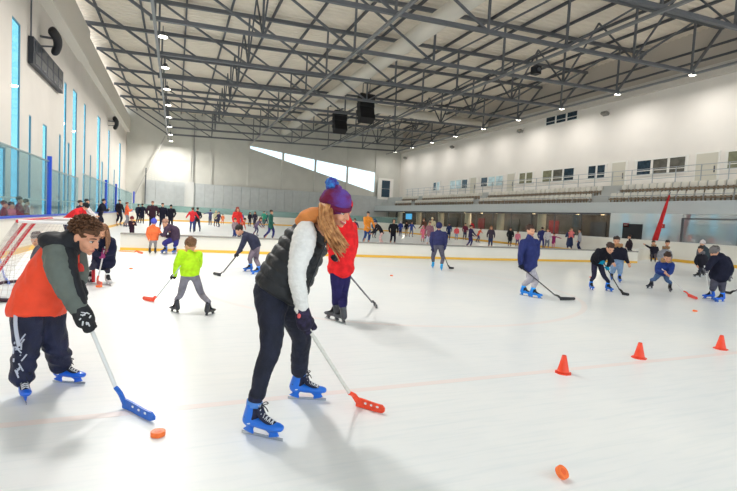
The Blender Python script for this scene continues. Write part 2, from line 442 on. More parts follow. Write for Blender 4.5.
for row, (x, z, where) in enumerate(((-.75, 9.0, 'on the left'), (27.6, 10.65, 'beside the right wall'))):
    for i, y in enumerate(LY):
        lab = 'round ceiling floodlight in the row %s, %s from the far end wall' % (where, ORD[i])
        if lp is None:
            lp = lamp_proto(); e = lp; e.location = (x, y, z); e['label'] = lab
        else: e = copy_tree(lp, (x, y, z), lab)
        e['group'] = 'ceiling floodlights in the row %s' % where
        add_light(x, y, z+.05, LAMP_P*(1.0 if row == 0 else .48)*(1.8 if (row == 0 and i in (9, 10)) else (1.9 if i < 2 else 1.5 if i < 4 else 1) if row == 0 else .8 if i < 5 else 1), .9, 175)
# ------------------------------------------------------------------ wall items, left
e = empty('scoreboard', (XL+.08, 24.9, 7.3), 'long black scoreboard panel on the slit window wall', 'scoreboard')
MB().box(-.06, .12, -2.6, 2.6, -.52, .52).build('casing', m_dark, e)
w = MB()
for i in range(5):
    for j in range(2): w.box(.12, .14, -2.4+i*.98, -2.4+i*.98+.86, -.44+j*.46, -.04+j*.46)
w.build('display_panel', mat('unlit_display', (44, 50, 60), .25), e)
MB().bar((.02, -2.55, .5), (.02, -2.55, 2.4), .05, .05).build('cable', m_steel2, e)
def wallspk(y, z, x, lab):
    e = empty('wall_speaker', (x, y, z), lab, 'speaker')
    w = MB()
    w.tube([(0, -.28, .3), (.12, -.1, .12), (.12, .1, -.12), (0, .28, -.34)], [(.16, .3)]*4, 12, V((1, 0, 0)), sub=3)
    w.build('cabinet', mat('black_speaker', (24, 24, 28), .6), e, smooth=True)
    MB().bar((-.5, 0, .1), (.1, 0, .1), .08, .08).build('bracket', m_steel2, e)
    MB().bar((-.5, 0, -.3), (.05, .1, -.2), .06, .06).build('bracket', m_steel2, e)
wallspk(24.1, 8.28, -5.0, 'black curved loudspeaker on the left wall above the scoreboard')
wallspk(45.6, 8.45, -5.0, 'small black loudspeaker on the left wall towards the far corner')
# speakers hanging
def line_array(px, py, Y, h, lab):
    p = onplane(px, py, 1, Y)
    e = empty('hanging_speaker', p, lab, 'speaker')
    for j in range(4):
        t = (j-1.5)/1.5; off = .25*(t**2)*(1 if j > 1 else .2)
        w = MB(); M = Matrix.Translation((-.0, -off, -t*h*.38)) @ Matrix.Rotation(-.1-.12*j, 4, 'X')
        w.box(-.62, .62, -.4, .4, -h*.125, h*.125, M=M)
        w.build('speaker_box', mat('black_speaker', (24, 24, 28), .6), e)
    MB().bar((-.3, 0, h*.5), (-.3, 0, zt(p.x)-p.z), .05, .05).build('hanger', m_steel2, e)
    MB().bar((.3, 0, h*.5), (.3, 0, zt(p.x)-p.z), .05, .05).build('hanger', m_steel2, e)
line_array(339.5, 122, 43.5, 1.95, 'black hanging loudspeaker cluster, the smaller and left of the pair')
line_array(365.5, 108.5, 36, 2.1, 'black hanging loudspeaker cluster, the larger and right of the pair')
p = onplane(536, 70.5, 1, 24.6)
e = empty('projector', p, 'small black box fixed among the trusses over the gallery', 'projector')
MB().box(-.22, .22, -.25, .25, -.25, .25).build('casing', m_dark, e)
MB().bar((0, 0, .25), (0, 0, 1.2), .06, .06).build('hanger', m_steel2, e)
MB().tube([(0, -.25, 0), (0, -.33, 0)], [.12, .12], 12, V((1, 0, 0)), round_=False).build('lens', m_steel, e)
# small security cameras on the right wall
for (px, py, lab) in ((605, 113.5, 'grey security camera under the ceiling, nearest the camera of its row'), (520, 131, 'grey security camera left of the three dark high windows'), (452, 147, 'small grey security camera near the far right corner'), (405, 158, 'tiny grey security camera in the far right corner')):
    p = onplane(px, py, 0, XR-.45)
    e = empty('wall_camera', p, lab, 'security camera', 'security cameras on the right wall')
    w = MB(); w.box(-.18, .18, -.25, .25, -.1, .1, M=Matrix.Rotation(.35, 4, 'Y')); w.build('casing', mat('grey_housing', (120, 118, 112), .5), e)
    MB().bar((0, 0, .05), (.42, 0, .35), .07, .07).build('bracket', m_white, e)
# ------------------------------------------------------------------ gallery on the right
XG = 26.0
m_soff = mat('gallery_concrete', (196, 198, 196), .7)
m_front = mat('gallery_front_panel', (206, 212, 214), .4)
struct(MB().box(XG+.15, XR, 12.0-20, YB, 2.62, 3.25).build('floor_gallery', m_soff))
struct(MB().box(XG+.95, XR, -8, YB, 3.25, 3.85).build('floor_gallery_step', m_soff)); struct(MB().box(XG+1.95, XR, -8, YB, 3.85, 4.6).build('floor_gallery_walkway', m_soff))
struct(MB().box(XG, XG+.15, -8, YB, 2.6, 3.32).build('trim_30', m_front))
# seats
s = MB()
s.box(.37, .42, -.18, .18, .42, .72); s.box(.29, .34, -.17, .17, .40, .66)
s.box(.28, .36, -.17, -.12, .0, .4, mi=1); s.box(.28, .36, .12, .17, .0, .4, mi=1); s.box(.2, .42, -.24, .24, .26, .34, mi=1)
seat_me = s.mesh('stadium_seat', [mat('cream_plastic_seat', (244, 240, 230), .4), mat('brown_seat_frame', (150, 132, 112), .6)])
def seats(xb, zb_, y0, y1, lab, grp, skip=()):
    y = y0
    while y < y1:
        if not any(a_ < y < b_ for a_, b_ in skip):
            o = bpy.data.objects.new('stadium_seat', seat_me); COL.objects.link(o); o.location = (xb, y, zb_)
            tag(o, lab, 'seat', grp)
        y += .5
gap = ((22.6, 24.3), (37.0, 38.4), (50.0, 51.2))
seats(XG+.35, 3.25, 13.5, 56, 'cream plastic stadium seat in the lower row of the gallery', 'seats in the lower row of the gallery', gap)
seats(XG+1.35, 3.87, 13.5, 56, 'cream plastic stadium seat in the upper row of the gallery', 'seats in the upper row of the gallery', gap)
for i, (a_, b_) in enumerate(gap):
    w = MB(); 
    for k in range(5): w.box(XG+.4+k*.32, XG+.72+k*.32, a_+.15, b_-.25, 3.25, 3.3+.3*k)
    struct(w.build('trim_%d' % (40+i), m_soff))
# railing behind the seats
e = empty('handrail', (XG+2.25, 36, 4.6), 'thin grey steel railing along the walkway behind the gallery seats', 'railing')
for z in (.35, .65, 1.0): MB().bar((0, -36+13, z), (0, 20, z), .035, .035).build('rail', m_chrome, e)
y = -22.5
while y < 20: MB().bar((0, y, 0), (0, y, 1.0), .04, .04).build('post', m_chrome, e); y += 1.5
e = empty('handrail', (XG+.25, 36, 3.25), 'low thin railing on the front edge of the seating gallery', 'railing')
MB().bar((0, -23, .45), (0, 20, .45), .03, .03).build('rail', m_chrome, e)
y = -22.5
while y < 20: MB().bar((0, y, 0), (0, y, .45), .03, .03).build('post', m_chrome, e); y += 1.5
# undercroft: glazed recess with columns
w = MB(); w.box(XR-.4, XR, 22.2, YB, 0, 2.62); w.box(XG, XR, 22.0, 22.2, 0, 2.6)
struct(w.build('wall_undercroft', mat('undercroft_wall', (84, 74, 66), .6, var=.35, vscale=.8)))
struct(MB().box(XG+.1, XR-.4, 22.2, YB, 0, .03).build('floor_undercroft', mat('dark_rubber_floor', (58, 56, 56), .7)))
m_col = mat('beige_column', (214, 198, 172), .6)
for i, y in enumerate((28.6, 33.6, 38.6, 43.6, 48.6, 53.6)):
    o = MB().tube([(0, 0, 0), (0, 0, 2.6)], [.32, .32], 18, V((1, 0, 0)), round_=False).build('column', m_col, smooth=True)
    o.location = (XG+.45, y, 0); struct(o); o.name = 'trim_%d' % (50+i)
struct(MB().box(XG-.02, XG+.1, 22.0, YB, 2.5, 2.62).build('trim_60', m_steel2))
w = MB(); y = 24.4
while y < 57: w.box(XG+.02, XG+.08, y-.03, y+.03, 1.0, 2.5); y += 2.45
struct(w.build('trim_61', m_steel2))
m_recglass = glass_mat('undercroft_glass', (236, 240, 241), .0, gloss=.0, fk=.06)
struct(MB().box(XG+.04, XG+.06, 22.2, 57, .2, 2.5).build('window_40', m_recglass))
# things under there: doors, panels, downlights
m_red = mat('red_panel', (150, 30, 34), .5)
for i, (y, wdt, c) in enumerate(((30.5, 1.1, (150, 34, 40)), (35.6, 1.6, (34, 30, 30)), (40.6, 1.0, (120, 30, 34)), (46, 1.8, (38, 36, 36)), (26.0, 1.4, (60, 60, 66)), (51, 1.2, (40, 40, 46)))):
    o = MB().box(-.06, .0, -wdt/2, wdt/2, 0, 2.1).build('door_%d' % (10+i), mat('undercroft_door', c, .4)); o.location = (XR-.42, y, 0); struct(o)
o = MB().box(-.04, 0, -.8, .8, -.35, .35).build('display_screen', mat('blue_screen', (60, 150, 200), .3, emit=(90, 180, 225), es=1.2)); o.location = (XG+1.2, 52.6, 2.0)
tag(o, 'small lit blue screen under the far end of the gallery', 'screen')
m_warm = mat('warm_lens', (255, 230, 190), .3, emit=(255, 214, 160), es=12)
wl = None
for i, y in enumerate((24.0, 26.2, 30.8, 35.5, 38, 40.9, 46, 50.5, 55.0)):
    for j, x in enumerate((XG+1.6,)):
        if wl is None:
            wl = empty('downlight', (x, y, 2.6), '', 'lamp')
            MB().tube([(0, 0, -.03), (0, 0, .015)], [.15, .15], 14, V((1, 0, 0)), round_=False).build('rim', m_white, wl)
            MB().tube([(0, 0, -.045), (0, 0, -.03)], [.11, .11], 14, V((1, 0, 0)), round_=False).build('lens', m_warm, wl)
            o = wl
        else: o = copy_tree(wl, (x, y, 2.6))
        o['label'] = 'small warm ceiling downlight under the gallery, %s counted from the camera' % ORD[i]
        o['group'] = 'downlights under the gallery'
        l = bpy.data.lights.new('downlight_light', 'POINT'); l.energy = 80; l.shadow_soft_size = .15; l.color = (1, .85, .65)
        q = bpy.data.objects.new('downlight_light', l); COL.objects.link(q); q.location = (x, y, 2.3)
# flush glazed wall right of the recess
def reflective(name, rgb, f):
    m = bpy.data.materials.new(name); m.use_nodes = True; nt = m.node_tree; b = nt.nodes['Principled BSDF']
    b.inputs['Base Color'].default_value = (*lin(rgb), 1); b.inputs['Roughness'].default_value = .45
    g = nt.nodes.new('ShaderNodeBsdfGlossy'); g.inputs['Roughness'].default_value = .06
    mx = nt.nodes.new('ShaderNodeMixShader'); mx.inputs[0].default_value = f
    out = [n for n in nt.nodes if n.type == 'OUTPUT_MATERIAL'][0]
    nt.links.new(b.outputs[0], mx.inputs[1]); nt.links.new(g.outputs[0], mx.inputs[2]); nt.links.new(mx.outputs[0], out.inputs['Surface'])
    return m
struct(MB().box(XG, XG+.2, 17.3, 22.0, 0, 2.6).build('window_41', reflective('pale_glazed_panel', (186, 196, 200), .3)))
struct(MB().box(XG+.02, XG+.2, -8, 17.3, 0, 2.6).build('window_42', reflective('grey_glazed_panel', (150, 164, 168), .35)))
w = MB(); w.box(XG-.04, XG+.05, -8, 17.35, 2.3, 2.37); w.box(XG-.04, XG+.05, 17.28, 17.36, 0, 2.36)
for y in (14.5, 11.6, 8.7, 5.8): w.box(XG-.01, XG+.05, y-.02, y+.02, 0, 2.3)
struct(w.build('trim_62', m_steel))
struct(MB().box(XG-.05, XG+.02, 19.7, 21.0, 0, 1.95).build('door_20', m_dark))
for (px, py, lab) in ((626, 225, 'small red sign on the pale glass wall left of the dark doorway'), (661, 226, 'small red sign on the pale glass wall next to the red banner')):
    p = onplane(px, py, 0, XG-.03)
    e = empty('wall_sign', p, lab, 'sign'); MB().box(-.02, .02, -.2, .2, -.12, .12).build('plate', mat('red_sign', (170, 44, 48), .4), e)
    MB().box(-.03, -.02, -.12, .12, -.025, .025).build('marking', mat('pale_marking', (220, 170, 165), .5), e)
# red folded banner leaning behind the boards
p0, p1 = V((24.95, 18.25, .3)), V((24.95, 17.45, 3.65))
e = empty('banner_flag', p0, 'tall narrow red folded banner on a pole behind the right boards', 'banner')
w = MB(); d = p1-p0
w.tube([d*.0, d*.3, d*.65, d*.97], [(.2, .07), (.17, .06), (.12, .05), (.05, .03)], 12, V((0, 1, 0)), sub=3)
w.build('cloth', mat('red_banner_cloth', (200, 34, 40), .7, var=.15, vscale=6), e, smooth=True)
MB().tube([d*-.09, d*1.02], [.02, .02], 8, V((0, 1, 0))).build('pole', m_steel2, e)
# ------------------------------------------------------------------ rink boards
def path_boards(name, pts, label, h=1.05, cap=m_white, glass=None, t=.12, kick=.15, gmat=None):
    pts = [V((x, y, 0)) for x, y in pts]
    e = empty(name, pts[0], label, 'rink boards')
    def strip(nm, z0, z1, m, off, th, par=e, props=None):
        w = MB()
        n = len(pts); nor = []
        for i in range(n):
            t_ = (pts[min(i+1, n-1)]-pts[max(i-1, 0)]).normalized(); nor.append(V((-t_.y, t_.x, 0)))
        vs = []
        for i in range(n):
            for o_ in (off-th/2, off+th/2):
                for z in (z0, z1): vs.append(pts[i]+nor[i]*o_+V((0, 0, z))-pts[0])
        fs = []
        for i in range(n-1):
            a_ = i*4; b_ = a_+4
            fs += [(a_, b_, b_+1, a_+1), (a_+2, a_+3, b_+3, b_+2), (a_+1, b_+1, b_+3, a_+3), (a_, a_+2, b_+2, b_)]
        fs += [(0, 1, 3, 2), (4*n-4, 4*n-2, 4*n-1, 4*n-3)]
        w.add(vs, fs); return w.build(nm, m, par)
    strip('panel', 0.0, h-.05, m_board, 0, t)
    if kick: strip('kick_strip', 0.005, kick, m_yel, 0, t+.04)
    strip('cap_rail', h-.05, h, cap, 0, t+.06)
    if glass: strip('glass', h, glass, gmat, 0, .02)
    return e
def arc(cx, cy, r, a0, a1, n=10):
    return [(cx+r*math.cos(math.radians(a0+(a1-a0)*i/n)), cy+r*math.sin(math.radians(a0+(a1-a0)*i/n))) for i in range(n+1)]
m_plexi = glass_mat('plexiglass', (222, 240, 244), .03, gloss=.015)
m_plexi2 = glass_mat('hazy_plexiglass', (196, 222, 218), .3, gloss=.02)
path_boards('rink_boards', [(BL, -2), (BL, 10), (BL, 20), (BL, 30), (BL, 40), (BL, 50.0)], 'white rink boards with blue cap rail along the left, slit window side', h=1.0, cap=m_bluecap)
path_boards('rink_boards', arc(BL+8.5, 50.1, 8.5, 180, 90)+[(12, BF)]+arc(BR-8.5, 50.1, 8.5, 90, 0), 'white rink boards curving round the far end with yellow kick strip', h=1.05, glass=1.75, gmat=m_plexi2)
path_boards('rink_boards', [(BR, 50.0), (BR, 40), (BR, 30), (BR, 20), (BR, 10), (BR, 4)], 'white rink boards along the right side before the gallery', h=1.05)
# movable divider across the rink
e = path_boards('rink_divider', [(-1.6, 16.75), (1.4, 16.45), (5.8, 15.9), (11, 15.45), (17.9, 15.45), (20, 15.35)], 'low white padded divider with orange yellow base lying across the rink', h=.56, cap=mat('divider_top', (150, 146, 140), .5), t=.16, kick=.09)
e['category'] = 'divider'
m_ork = mat('orange_kick', (236, 150, 60), .4)
# loose low white barrier pieces right behind the divider end
e = path_boards('rink_divider', [(20.9, 16.2), (24.2, 17.8)], 'short low white barrier piece joining the divider to the right boards', h=.62, cap=m_white, kick=0)
e['category'] = 'divider'
# glass panes and posts on the left boards
def pane(y0, y1, zt_, lab):
    o = MB().box(-.01, .01, 0, y1-y0, 0, zt_-1.0).build('plexiglass_screen', m_plexi); o.location = (BL, y0, 1.0); tag(o, lab, 'glass panel', 'glass panels on the left boards')
    MB().box(-.02, .02, 0, y1-y0, zt_-1.02, zt_-.98).build('top_edge', mat('glass_edge', (120, 140, 142), .3), o)
pane(9.0, 13.4, 2.75, 'clear glass panel on the left boards, nearest the camera')
pane(13.45, 18.3, 2.75, 'clear glass panel on the left boards left of the first blue post')
pane(18.6, 23.3, 2.5, 'clear glass panel on the left boards just past the first blue post')
pane(24.4, 31.8, 2.75, 'clear glass panel on the left boards before the second blue post')
pane(32.1, 36.8, 2.75, 'clear glass panel on the left boards between the second and third blue posts')
pane(37.1, 49.6, 2.7, 'clear long glass panel on the left boards before the farthest blue post')
for i, (y, wd) in enumerate(((18.43, .09), (31.95, .14), (36.95, .18), (51.97, .36))):
    o = MB().box(-.06, .06, -wd/2, wd/2, 0, 1.92).build('glass_post', m_bluecap); o.location = (BL, y, 1.0)
    tag(o, 'blue post between glass panels on the left boards, %s from the camera' % ORD[i], 'post', 'blue posts on the left boards')
# added rail imitating the handrail reflection in the left glass
e = empty('handrail', (-5.3, 20, 0), 'added white rail imitating a handrail reflection in the left glass panels', 'railing')
MB().bar((0, -10, 1.5), (0, 33, 1.5), .05, .05).build('rail', m_white, e)
for y in range(-10, 34, 3): MB().bar((0, y, 0), (0, y, 1.5), .05, .05).build('post', m_white, e)
# safety net in the far left corner with its cable
e = empty('safety_net', (-3.4, 60.6, 0), 'grey safety net in the far left corner hung on a slanting cable', 'net')
w = MB()
pA, pB = V((0, 0, 2.6)), V((0.05, 0, 6.0)); pC, pD = V((4.4, 0, 4.75)), V((4.4, 0, 2.0))
n = 14
for i in range(n+1):
    t = i/n
    w.bar(pA.lerp(pD, t), pB.lerp(pC, t), .02, .02); w.bar(pA.lerp(pB, t), pD.lerp(pC, t), .02, .02)
w.build('netting', m_grey, e)
MB().bar((0, 0, 0), pB, .12, .12).build('pole', m_steel2, e)
MB().bar((-1.0, 0, 2.9), (2.0, 0, 9.9), .12, .12).build('cable', mat('pale_cable', (176, 174, 168), .5), e)
# ------------------------------------------------------------------ people
SKIN = (214, 160, 130)
def skinmat(rgb=SKIN): return mat('skin', rgb, .5, var=.06, vscale=30, spec=.3)
def dispf(amp, sc, stretch=(1, 1, .45), seed=0):
    def f(c, n):
        q = V((c.x*sc*stretch[0]+seed, c.y*sc*stretch[1], c.z*sc*stretch[2]))
        a = noise.noise(q); b = noise.noise(q*2.3+V((5, 3, 1)))
        return amp*((1-abs(a)*2)*.7+b*.5)
    return f
class Fig:
    def __init__(s, label, px, py, k=1.0, group=None, lod=1):
        s.base = G(px, py); s.k = k; s.lod = lod
        s.fd = V((s.base.x, s.base.y, 0)).normalized(); s.lat = V((s.fd.y, -s.fd.x, 0))
        s.e = empty('person', s.base, label, 'person', group)
        s.seed = random.random()*50
    def P(s, px, py, w=0.0):
        d = ray(px, py); o = s.base + s.fd*w
        t = (o-CAM).dot(s.fd)/d.dot(s.fd)
        return CAM+d*t-s.base
    def W(s, p): return (V(p)-s.base)
    def rm(s, p, rpx): return rpx*depth(p+s.base)/FPX
    def dir(s, yaw, pitch=0):
        y = math.radians(yaw); q = math.radians(pitch)
        return (s.lat*math.sin(y)-s.fd*math.cos(y))*math.cos(q)-V((0, 0, 1))*math.sin(q)
    def w_of(s, gp): return (V(gp)-s.base).dot(s.fd)
    def basis(s, c, yaw, pitch, roll, sc):
        f = s.dir(yaw, pitch); x = f.cross(V((0, 0, 1))).normalized(); z = x.cross(f)
        M = Matrix((x, f, z)).transposed().to_4x4()
        M = Matrix.Translation(c) @ M @ Matrix.Rotation(math.radians(roll), 4, 'Y') @ Matrix.Scale(sc, 4)
        return M
def head_shapes(m, M, lod):
    nu = 16 if lod else 10
    m.ell((0, -.018, .05), (.074, .092, .078), M, nu, 10)
    m.ell((0, .018, -.012), (.061, .07, .09), M, nu, 10)
    m.ell((0, .03, -.062), (.047, .048, .042), M, nu, 8)
    m.ell((0, .070, -.094), (.02, .016, .015), M)
    m.tube([(0, .084, .012), (0, .097, -.010), (0, .104, -.028)], [.008, .010, .013], 8, V((1, 0, 0)), M=M)
    m.ell((.013, .094, -.03), (.008, .01, .007), M, 8, 6); m.ell((-.013, .094, -.03), (.008, .01, .007), M, 8, 6)
    for sx in (-1, 1):
        m.ell((sx*.034, .058, -.03), (.026, .026, .026), M)
        m.tube([(sx*.012, .084, .024), (sx*.034, .080, .029), (sx*.055, .062, .022)], [.009, .010, .008], 8, V((0, 0, 1)), M=M)
        m.ell((sx*.076, -.008, -.006), (.010, .019, .031), M, 10, 8)
        m.ell((sx*.080, -.014, .004), (.010, .012, .018), M, 8, 6)
    m.tube([(-.022, .078, -.062), (0, .088, -.059), (.022, .078, -.062)], [.005, .007, .005], 8, V((0, 0, 1)), M=M)
    m.tube([(-.018, .076, -.071), (0, .086, -.073), (.018, .076, -.071)], [.005, .008, .005], 8, V((0, 0, 1)), M=M)
def face_parts(F, M, lod, smile=False, iris=(70, 48, 30), brow=(70, 48, 34)):
    for sx in (-1, 1):
        if lod >= 2:
            MB().ell((sx*.031, .0735, .003), (.0135, .0115, .0085), M, 12, 8).build('eye', mat('eye_white', (226, 220, 214), .2), F.e, True)
            MB().ell((sx*.031, .083, .002), (.0062, .003, .0062), M, 10, 6).build('iris', mat('iris', iris, .15), F.e, True)
            MB().tube([(sx*.045, .077, .008), (sx*.031, .086, .0118), (sx*.017, .083, .008)], [.0018, .0024, .0018], 6, V((0, 0, 1)), M=M).build('eyelash', mat('lash', (40, 28, 24), .6), F.e)
            MB().tube([(sx*.052, .070, .026), (sx*.034, .089, .034), (sx*.014, .091, .029)], [(.003, .003), (.0045, .003), (.004, .003)], 6, V((0, 0, 1)), M=M).build('eyebrow', mat('brow', brow, .8), F.e)
        else:
            MB().ell((sx*.031, .079, .003), (.012, .006, .006), M, 8, 5).build('eye', mat('dark_eye', (50, 36, 30), .3), F.e, True)
    lip = mat('lips', (186, 92, 88), .4)
    if smile:
        MB().tube([(-.029, .074, -.055), (-.015, .086, -.066), (0, .091, -.069), (.015, .086, -.066), (.029, .074, -.055)], [(.004, .004), (.009, .006), (.011, .006), (.009, .006), (.004, .004)], 8, V((0, 0, 1)), M=M).build('mouth', lip, F.e, True)
        MB().tube([(-.022, .081, -.057), (0, .096, -.064), (.022, .081, -.057)], [(.003, .002), (.0065, .003), (.003, .002)], 8, V((0, 0, 1)), M=M).build('teeth', mat('teeth', (240, 236, 228), .3), F.e, True)
    else:
        MB().tube([(-.023, .081, -.066), (0, .092, -.065), (.023, .081, -.066)], [(.002, .003), (.0065, .004), (.002, .003)], 8, V((0, 0, 1)), M=M).build('mouth', lip, F.e, True)
def hair_short(F, M, rgb, lod, length=1.0, low=-.05):
    rnd = random.Random(int(F.seed*100))
    m = MB(); m.ell((0, -.024, .055), (.083, .099, .085), M, 18 if lod else 12, 12)
    # keep the cap behind the hairline
    if lod >= 2:
        mm = MB(); mm.ell((0, -.022, .053), (.080, .099, .082), M, 24, 16)
        for i in range(420):
            th = rnd.uniform(0, 2*math.pi); u = rnd.uniform(-.25, 1)
            d = V((math.cos(th)*math.sqrt(1-u*u), math.sin(th)*math.sqrt(1-u*u), u))
            if d.y > .45 and d.z < .42: continue
            if d.z < 0 and d.y > -.1: continue
            p = V((0, -.022, .053))+V((d.x*.080, d.y*.097, d.z*.082))
            flow = V((rnd.uniform(-.4, .4), .55+rnd.uniform(-.3, .4), -.25 if d.z < .8 else .15))
            q = (d*.75+flow*.6).normalized()
            L = rnd.uniform(.022, .042)*length
            mm.tube([p-d*.006, p+q*L*.5+d*.004, p+q*L], [.009, .008, .002], 5, V((1, 0, 0)), round_=False, M=M)
        m = mm
    else:
        for i in range(26):
            th = rnd.uniform(0, 2*math.pi); u = rnd.uniform(-.2, 1)
            d = V((math.cos(th)*math.sqrt(1-u*u), math.sin(th)*math.sqrt(1-u*u), u))
            if d.y > .3 and d.z < .5: continue
            p = V((0, -.024, .055))+V((d.x*.08, d.y*.095, d.z*.083))
            m.ell(p, .016, M, 6, 5)
    bmcut = m
    o = bmcut.build('hair', mat('hair', rgb, .7, var=.35, vscale=60), F.e, True)
    # trim the part of the cap that would cover the face
    bm = bmesh.new(); bm.from_mesh(o.data); Mi = M.inverted()
    kill = []
    for f in bm.faces:
        c = Mi @ f.calc_center_median()
        if (c.y > .035 and c.z < .045+.25*(.07-c.y)) or (c.z < low) or (c.z < -.005 and c.y > -.02): kill.append(f)
    bmesh.ops.delete(bm, geom=kill, context='FACES'); bm.to_mesh(o.data); bm.free()
    return o
def hair_long(F, M, rgb, lod, down=.28, side=None, fwd=.0):
    """long loose hair falling from the head (world down)"""
    rnd = random.Random(int(F.seed*77))
    hair_short(F, M, rgb, 0, low=-.09)
    m = MB(); n = 14 if lod < 2 else 60
    dn = V((0, 0, -1)); R = M.to_3x3().normalized()
    for i in range(n):
        th = math.radians(rnd.uniform(150, 390)); d = V((math.cos(th), math.sin(th), 0))
        p = V((d.x*.078, -.024+d.y*.09, rnd.uniform(-.0, .05)))
        p0 = M @ p; out = (R @ d)*.02
        L = down*rnd.uniform(.75, 1.05)
        pts = [p0, p0+dn*L*.3+out, p0+dn*L*.65+out*1.2+V((rnd.uniform(-.015, .015), rnd.uniform(-.015, .015), 0)), p0+dn*L+out*.4]
        r = .012 if lod >= 2 else .02
        m.tube(pts, [r, r*1.2, r, r*.3], 5, V((1, 0, 0)), sub=2, round_=False)
    return m.build('hair', mat('hair', rgb, .6, var=.3, vscale=50), F.e, True)
def beanie(F, M, rgb, pom=None, rgb2=None, puff=1.0, tall=.0, nm='beanie'):
    e = MB(); c = (0, -.018, .052)
    e.tube([(0, -.018, .03), (0, -.02, .06), (0, -.024, .095+tall*.4), (0, -.028, .120+tall), (0, -.03, .134+tall)], [(.086*puff, .104*puff), (.088*puff, .106*puff), (.078*puff, .094*puff), (.056*puff, .068*puff), (.022*puff, .028*puff)], 20, V((1, 0, 0)), sub=3, M=M)
    o = e.build(nm, mat('knit', rgb, .95, var=.1, rgb2=rgb2, vscale=9, bump=.5, bscale=90), F.e, True)
    b = MB(); n = 20
    for i in range(n):
        a0, a1 = 2*math.pi*i/n, 2*math.pi*(i+1)/n
        b.tube([(.088*puff*math.cos(a0), -.016+.106*puff*math.sin(a0), .028), (.088*puff*math.cos(a1), -.016+.106*puff*math.sin(a1), .028)], [(.017, .009)]*2, 6, V((0, 0, 1)), M=M)
    b.build('cuff', mat('knit', rgb, .95, var=.12, bump=.5, bscale=90), o, True)
    if pom:
        q = MB(); rnd = random.Random(4)
        q.ell((0, -.085, .140+tall), .040, M, 14, 10)
        for i in range(90):
            th = rnd.uniform(0, 6.28); u = rnd.uniform(-1, 1); d = V((math.cos(th)*math.sqrt(1-u*u), math.sin(th)*math.sqrt(1-u*u), u))
            q.ell(V((0, -.085, .140+tall))+d*.039, .009, M, 6, 4)
        q.build('pompom', mat('pompom_yarn', pom[0], .95, rgb2=pom[1], vscale=25), o, True)
    return o
def hood_up(F, M, rgb, fur=None, sz=1.0):
    h = MB(); h.ell((0, -.03, .045), (.10*sz, .118*sz, .108*sz), M, 16, 12)
    o = h.build('hood', cloth(rgb), F.e, True)
    bm = bmesh.new(); bm.from_mesh(o.data); Mi = M.inverted()
    bmesh.ops.delete(bm, geom=[f for f in bm.faces if (Mi @ f.calc_center_median()).y > .045], context='FACES'); bm.to_mesh(o.data); bm.free()
    if fur:
        ring = MB(); rnd = random.Random(2)
        for i in range(26):
            a = 2*math.pi*i/26
            for j in range(2): ring.ell((.096*sz*math.cos(a)+rnd.uniform(-.01, .01), .045+rnd.uniform(-.02, .02), .03+.105*sz*math.sin(a)+rnd.uniform(-.01, .01)), .024, M, 7, 5)
        ring.build('fur_trim', mat('fur', fur, .95, var=.25, vscale=60, bump=.8, bscale=120), F.e, True)
    return o
def fur_collar(F, c, r, rgb, seed=1):
    ring = MB(); rnd = random.Random(seed)
    for i in range(30):
        a = 2*math.pi*i/30
        ring.ell(c+V((r*math.cos(a), r*math.sin(a), rnd.uniform(-.03, .03))), r*.42*rnd.uniform(.8, 1.1), None, 8, 6)
    ring.build('fur_collar', mat('fur', rgb, .95, var=.25, vscale=60, bump=.8, bscale=120), F.e, True)
def hand_free(m, wrist, d, n, k, seg=7, curl=.5, side=1, fat=1.0):
    """d forearm direction, n palm normal"""
    d = d.normalized(); n = (n-d*n.dot(d)).normalized(); x = d.cross(n).normalized()
    m.tube([wrist-d*.02*k, wrist+d*.03*k, wrist+d*.085*k], [(.024*k*fat, .02*k*fat), (.036*k*fat, .017*k*fat), (.038*k*fat, .014*k*fat)], max(seg, 8), x)
    for i, (L, o) in enumerate(((.066, -1.5), (.076, -.5), (.071, .5), (.055, 1.5))):
        p = wrist+d*.085*k+x*o*.0195*k; a = 0; pts = [p-d*.015*k]
        q = p; pts.append(q)
        for j in range(3):
            a += curl*(.55 if j == 0 else .7); dd = d*math.cos(a)+n*math.sin(a); q = q+dd*(L*k*(.45, .32, .23)[j]); pts.append(q)
        m.tube(pts, [.0095*k*fat, .0095*k*fat, .009*k*fat, .008*k*fat, .0065*k*fat], seg, x)
    t0 = wrist+d*.025*k-x*side*.03*k
    m.tube([t0, t0+(d*.6-x*side*.7+n*.25)*.032*k, t0+(d*1.15-x*side*.8+n*.5)*.05*k], [.012*k*fat, .0105*k*fat, .008*k*fat], seg, x)
